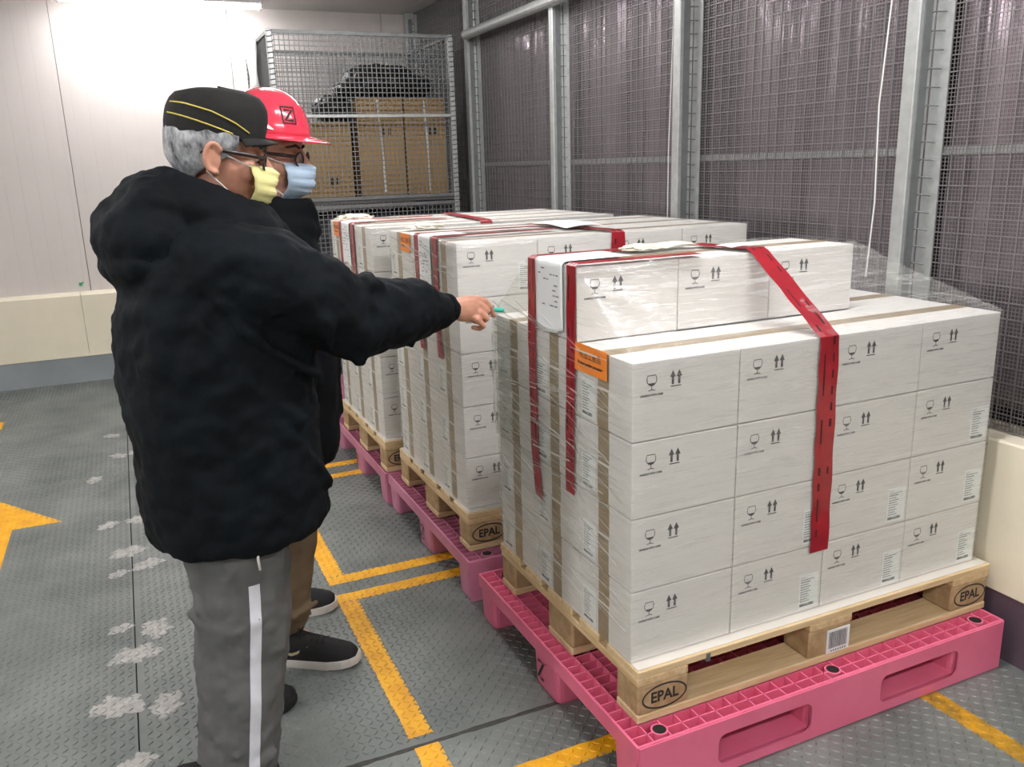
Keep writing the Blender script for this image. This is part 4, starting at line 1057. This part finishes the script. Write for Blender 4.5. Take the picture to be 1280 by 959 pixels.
def vis(u, v):
    th = radians(-62 + 124 * u); r0 = cap_ring(th, 0); d = .029 * cos(th * 1.25) ** .7 if abs(th * 1.25) < pi / 2 else 0
    p = Vector((r0.x + d * v, r0.y * (1 + .02 * v), r0.z + .004 - .004 * v - .014 * (r0.y / .086) ** 2 * v)); return H1 @ p, H1.to_3x3() @ Vector((.2, 0, 1)).normalized()
MB().sheet(vis, 24, 6, .003).build('visor', M['cap'], cp, smooth=True)
for pts in ([(-.842, 1.606), (-.81, 1.598), (-.76, 1.580), (-.715, 1.556), (-.686, 1.535)], [(-.852, 1.586), (-.81, 1.570), (-.765, 1.552), (-.722, 1.534)]):
    dense = []
    for (a, b_) in zip(pts[:-1], pts[1:]):
        for q in range(5): dense.append((a[0] + (b_[0] - a[0]) * q / 5, a[1] + (b_[1] - a[1]) * q / 5))
    dense.append(pts[-1]); out = []
    for x, z in dense:
        hh = bv_cap.ray_cast(Vector((x, .2, z)), Vector((0, 1, 0)))
        if hh[0]: out.append(hh[0] + Vector((0, -.0008, 0)))
    MB().tube(out, .0016, 6).build('piping', M['piping'], cp, smooth=True)
MB().cbox(-.856, -.846, .535, .585, 1.508, 1.530, .003).build('buckle', M['brass'], cp)

# jacket
j = MB(); cy = .56
j.loft(ring_torso([(.632, -.795, cy, .195, .250, 0), (.66, -.795, cy, .207, .260, 0), (.80, -.798, cy, .212, .262, 0), (.95, -.80, cy, .215, .262, 0), (1.08, -.80, cy, .215, .262, 0),
                   (1.18, -.797, cy, .205, .255, 0), (1.26, -.79, cy, .185, .235, 0), (1.32, -.78, cy, .155, .19, 0), (1.365, -.772, cy, .125, .13, 0), (1.39, -.765, cy, .105, .10, 0)]))
j.chain([(-.79, .38, 1.265), (-.70, .365, 1.235), (-.60, .395, 1.185), (-.50, .455, 1.115)], [.095, .108, .100, .088])
j.chain([(-.50, .455, 1.110), (-.40, .530, 1.108), (-.30, .60, 1.098), (-.240, .637, 1.087), (-.200, .659, 1.081)], [.090, .088, .078, .056, .045])
j.chain([(-.79, .73, 1.26), (-.82, .77, 1.12), (-.835, .775, 1.0), (-.80, .755, .90), (-.77, .735, .83)], [.092, .088, .082, .070, .050])
# hood bag and the raised collar
j.ell((-.915, cy, 1.325), (.115, .19, .105)); j.ell((-.93, cy, 1.27), (.092, .185, .062)); j.ell((-.895, cy, 1.395), (.085, .155, .072)); j.ell((-.865, cy, 1.430), (.055, .105, .040))
col_ = []
for k in range(25):
    a = 2 * pi * k / 24; c, s = cos(a), sin(a); col_.append((-.765 + .108 * c, cy + .100 * s, 1.394 - .052 * c - .002))
j.chain(col_, [.036] * 25, 10)
col2 = [(p[0] * 1 + (-.77 - p[0]) * -.12, cy + (p[1] - cy) * 1.2, p[2] - .035) for p in col_]
j.chain(col2, [.045] * 25, 10)
# folds: sleeve creases, hood edge, front hem roll
for pth, r in [([(-.52, .36, 1.18), (-.49, .37, 1.10), (-.50, .41, 1.03)], .016), ([(-.44, .43, 1.19), (-.42, .44, 1.12), (-.43, .47, 1.04)], .018), ([(-.47, .40, 1.20), (-.455, .47, 1.205)], .02),
               ([(-.35, .52, 1.18), (-.335, .51, 1.10), (-.34, .53, 1.03)], .012), ([(-.66, .28, 1.22), (-.60, .30, 1.14), (-.585, .33, 1.08)], .014),
               ([(-.80, .30, 1.20), (-.72, .30, 1.10), (-.62, .33, 1.03)], .016), ([(-.84, .31, 1.16), (-.76, .31, 1.02), (-.66, .33, .93)], .016), ([(-.70, .32, .90), (-.64, .36, .82), (-.60, .42, .74)], .015),
               ([(-.97, .42, 1.15), (-.965, .41, .95), (-.96, .40, .72)], .014)]:
    j.chain(pth, [r] * len(pth), 8)
me, bv_j1 = remesh(j, .0085, 3, [(.030, .12), (.016, .05)], R1, 'jacket'); jk = mobj('jacket', me, M['jacket'], P1)
cu = MB(); 
for k in range(2):
    pth = [(-.206 + .008 * k, .657, 1.0815), (-.194 + .008 * k, .662, 1.080)]
    cu.tube(pth, [.0425, .041], 20)
cu.build('cuff', M['jacket'], jk, smooth=False)
# trousers
tr = MB()
tr.loft(ring_torso([(.60, -.80, cy, .12, .20, 0), (.75, -.80, cy, .135, .215, 0), (.92, -.80, cy, .12, .19, 0)]))
tr.chain([(-.805, .45, .85), (-.812, .44, .62), (-.818, .43, .46), (-.845, .42, .26), (-.872, .415, .085)], [(.118, .105), (.116, .10), (.110, .098), (.102, .095), (.094, .088)])
tr.chain([(-.80, .67, .85), (-.795, .68, .62), (-.795, .69, .46), (-.83, .695, .26), (-.855, .70, .085)], [(.112, .10), (.108, .095), (.105, .09), (.098, .085), (.09, .08)])
for pth, r in [([(-.93, .42, .48), (-.86, .35, .44), (-.80, .335, .47)], .012), ([(-.92, .44, .42), (-.87, .36, .52), (-.84, .345, .60)], .012), ([(-.95, .40, .16), (-.88, .33, .14), (-.80, .35, .18)], .012), ([(-.96, .41, .10), (-.88, .328, .09), (-.80, .345, .115)], .011), ([(-.925, .44, .60), (-.915, .39, .50)], .012)]:
    tr.chain(pth, [r] * len(pth), 8)
me, bv_t1 = remesh(tr, .007, 3, [(.022, .10), (.010, .045)], R1, 'trousers'); tt = mobj('trousers', me, M['grey_tr'], P1)
cen = [(-.797, .555), (-.806, .44), (-.826, .26), (-.850, .06)]; strip = []
for k in range(41):
    z = .555 - .495 * k / 40
    for (xa, za), (xb_, zb_) in zip(cen[:-1], cen[1:]):
        if zb_ <= z <= za: x = xa + (xb_ - xa) * (za - z) / (za - zb_)
    strip.append((x, z))
vs = [(x + s * .0125, z) for x, z in strip for s in (-1, 0, 1)]
fs = [(3 * k + q, 3 * k + q + 1, 3 * k + q + 4, 3 * k + q + 3) for k in range(40) for q in range(2)]
st = project((vs, fs), (0, .05, 0), (1, 0, 0), (0, 0, 1), (0, 1, 0), bv_t1, .0022); st.build('reflective_stripe', M['stripe'], tt, smooth=True)
MB().tube([(-.782, .318, .66), (-.785, .312, .63), (-.783, .314, .602)], .003, 6).build('drawstring', M['elastic'], jk, smooth=True)
shoe((-.945, .670, 0), (-.690, .705, 0), P1, M['shoe'], M['sole_dark'], True); shoe((-1.045, .415, 0), (-.785, .400, 0), P1, M['shoe'], M['sole_dark'], True)

# --- person with the pink hard hat
R2 = (-0.64, 1.06, 0.0); cy = 1.06
P2 = thing('person', 'person in pink hard hat and blue mask standing behind the capped person', 'person', R2)
H2 = head_frame((-.563, 1.03, 1.500), radians(-30), radians(6))
b = head_src(H2)
b.chain([(-.60, 1.05, 1.28), (-.575, 1.04, 1.36), (-.56, 1.03, 1.43)], [.062, .056, .054])
b.chain([(-.62, cy, .90), (-.62, cy, 1.05), (-.61, cy, 1.20), (-.605, cy, 1.27)], [(.10, .15), (.095, .14), (.10, .16), (.07, .11)])
for s in (-1, 1):
    b.chain([(-.61, cy + s * .15, 1.27), (-.62, cy + s * .20, 1.03), (-.60, cy + s * .17, .84)], [.055, .043, .028]); b.chain([(-.60, cy + s * .17, .84), (-.58, cy + s * .13, .80)], [.026, .03])
    for k in range(4): b.chain([(-.59 + .014 * k, cy + s * (.122 + .006 * k), .785), (-.58 + .014 * k, cy + s * (.11 + .006 * k), .745), (-.575 + .012 * k, cy + s * (.108 + .006 * k), .715 + .004 * k)], [.0085, .008, .007], 8)
    b.chain([(-.57, cy + s * .12, .80), (-.545, cy + s * .11, .775), (-.538, cy + s * .11, .75)], [.011, .0095, .008], 8)
for (y, ax_) in ((.935, -.668), (1.205, -.668)):
    b.chain([(-.63, cy + (-.1 if y < 1.06 else .1), .88), (-.635, y, .47), (ax_, y, .09)], [.085, .058, .036]); b.chain([(ax_, y, .08), (ax_ + .05, y - .01, .05)], [.034, .03])
me, bv_b2 = remesh(b, .0042, 3, None, R2, 'body'); mobj('body', me, M['skin_b'], P2)
eyes(H2, P2); face_mask(H2, M['mask_b'], P2); glasses(H2, P2, .021, .019, -.007)
def hair2(u, v):
    th = radians(72 + (360 - 144) * u); back = max(0, -cos(th)); zb = -.002 - .050 * min(1, back * 1.25) ** 1.2; zt = .055; z = zt + (zb - zt) * v
    k = sqrt(max(.05, 1 - ((z - .03) / .115) ** 2)); x = -.008 + .099 * k * cos(th) * (1.0 if cos(th) < 0 else .95); y = .081 * k * sin(th)
    return H2 @ Vector((x, y, z)), H2.to_3x3() @ Vector((cos(th), sin(th), 0))
MB().sheet(hair2, 60, 12, .004).build('hair', M['hair_dark'], P2, smooth=True)
hm = thing_part('hard_hat', P2)
def dome(th, t):
    el = t * pi / 2; k = cos(el) ** .85; c, s = cos(th), sin(th); rid = .004 * math.exp(-((s * .105 * k) / .012) ** 2) * (1 if t > .15 else 0)
    return Vector((-.008 + .122 * k * c, .102 * k * s, .052 + (.122 + rid) * sin(el)))
n = 48; hmb = MB(); hmb.loft([[dome(2 * pi * i / n, t) for i in range(n)] for t in (0, .08, .16, .25, .35, .45, .55, .65, .75, .84, .91, .96, .99)]); hmb.xf(H2)
me = hmb.mesh('shell', R2, True); fix_normals(me); mobj('shell', me, M['helmet'], hm); bv_h = BVHTree.FromPolygons(hmb.v, hmb.f)
def brim(u, v):
    th = 2 * pi * u; p = dome(th, 0); c = cos(th); ex = .012 + (.048 * max(0, c) ** 1.3); d = Vector((c, sin(th), 0)); q = p - d * .006 + d * ((ex + .006) * v); q.z += .003 - (.010 + .006 * max(0, c)) * v
    return H2 @ q, H2.to_3x3() @ Vector((0, 0, 1))
MB().sheet(brim, 64, 6, .0035).build('brim', M['helmet'], hm, smooth=True)
R3 = H2.to_3x3()
aa = radians(38); dd = R3 @ Vector((-cos(aa), sin(aa), 0)); ex = R3 @ Vector((sin(aa), cos(aa), 0)); ez = R3 @ Vector((0, 0, 1)); lo = H2 @ Vector((.3 * cos(aa), -.3 * sin(aa), .108))
zz = stroke2d([(-.011, .013), (.011, .013), (-.011, -.013), (.011, -.013)], .0065); dense_v = []; 
fr = stroke2d([(-.018, .021), (.018, .021), (.018, -.021), (-.018, -.021)], .0045, True)
pj_ = project((zz[0] + fr[0], zz[1] + [tuple(i + len(zz[0]) for i in q) for q in fr[1]]), lo, ex, ez, dd, bv_h, .0030); pj_.build('emblem', M['ink'], hm)
tri = [(-.017, -.008), (.017, -.008), (0, .010)]; tv = []
lo2 = H2 @ Vector((.03, -.30, .075))
for (a, c_) in tri: 
    h_ = bv_h.ray_cast(lo2 + R3 @ Vector((a, 0, c_)), R3 @ Vector((0, 1, 0))); tv.append(h_[0] if h_[0] else lo2)
ap = sum(tv, Vector()) / 3 + R3 @ Vector((0, -.008, -.003))
MB().add(tv + [ap], [(0, 1, 3), (1, 2, 3), (2, 0, 3), (0, 2, 1)]).build('vent_bump', M['helmet'], hm)
j = MB()
j.loft(ring_torso([(.612, -.615, cy, .165, .205, 0), (.64, -.615, cy, .178, .215, 0), (.80, -.612, cy, .185, .22, 0), (1.0, -.61, cy, .183, .22, 0), (1.15, -.61, cy, .178, .215, 0), (1.23, -.608, cy, .165, .20, 0), (1.29, -.60, cy, .135, .16, 0), (1.33, -.59, 1.05, .105, .115, 0)]))
j.chain([(-.61, .90, 1.235), (-.615, .865, 1.10), (-.60, .865, .98), (-.565, .885, .89), (-.55, .915, .82)], [.085, .080, .075, .068, .055])
j.chain([(-.61, 1.22, 1.235), (-.615, 1.265, 1.10), (-.60, 1.27, .98), (-.55, 1.26, .89), (-.52, 1.25, .83)], [.085, .080, .075, .065, .048])
cc = []
for k in range(25):
    a = 2 * pi * k / 24; cc.append((-.570 + .098 * cos(a), 1.04 + .092 * sin(a), 1.345 - .012 * cos(a)))
j.chain(cc, [(.045, .020)] * 25, 10); j.chain([(p[0], p[1], p[2] - .045) for p in cc], [.04] * 25, 10)
j.chain([(-.475, .985, 1.365), (-.462, 1.0, 1.33), (-.47, 1.02, 1.28)], [.018, .022, .02], 8)
for pth, r in [([(-.44, .95, 1.15), (-.43, 1.0, .95), (-.44, .97, .75)], .016), ([(-.45, 1.05, 1.2), (-.425, 1.06, .9), (-.44, 1.05, .66)], .014)]: j.chain(pth, [r] * 3, 8)
me, bv_j2 = remesh(j, .0095, 4, [(.018, .13), (.008, .05)], R2, 'jacket'); mobj('jacket', me, M['jacket_b'], P2)
tr = MB()
tr.loft(ring_torso([(.56, -.63, cy, .11, .18, 0), (.75, -.63, cy, .12, .19, 0), (.88, -.63, cy, .11, .17, 0)]))
tr.chain([(-.63, .96, .82), (-.63, .94, .60), (-.632, .93, .42), (-.655, .928, .26), (-.672, .935, .150)], [(.10, .092), (.098, .088), (.09, .082), (.082, .078), (.080, .074)])
tr.chain([(-.63, 1.16, .82), (-.63, 1.19, .60), (-.632, 1.20, .42), (-.655, 1.205, .26), (-.672, 1.205, .150)], [(.10, .092), (.098, .088), (.09, .082), (.082, .078), (.080, .074)])
for pth, r in [([(-.72, .90, .20), (-.65, .853, .17), (-.58, .88, .19)], .010), ([(-.73, .90, .16), (-.67, .860, .15), (-.60, .88, .16)], .010), ([(-.71, .92, .45), (-.63, .846, .42), (-.56, .89, .44)], .010)]: tr.chain(pth, [r] * 3, 8)
me, _ = remesh(tr, .007, 4, [(.012, .09), (.006, .04)], R2, 'trousers'); mobj('trousers', me, M['khaki'], P2)
shoe((-.745, .952, 0), (-.478, .805, 0), P2, M['shoe'], M['sole'], True, -1, 1.22); shoe((-.735, 1.235, 0), (-.462, 1.172, 0), P2, M['shoe'], M['sole'], True, -1, 1.22)
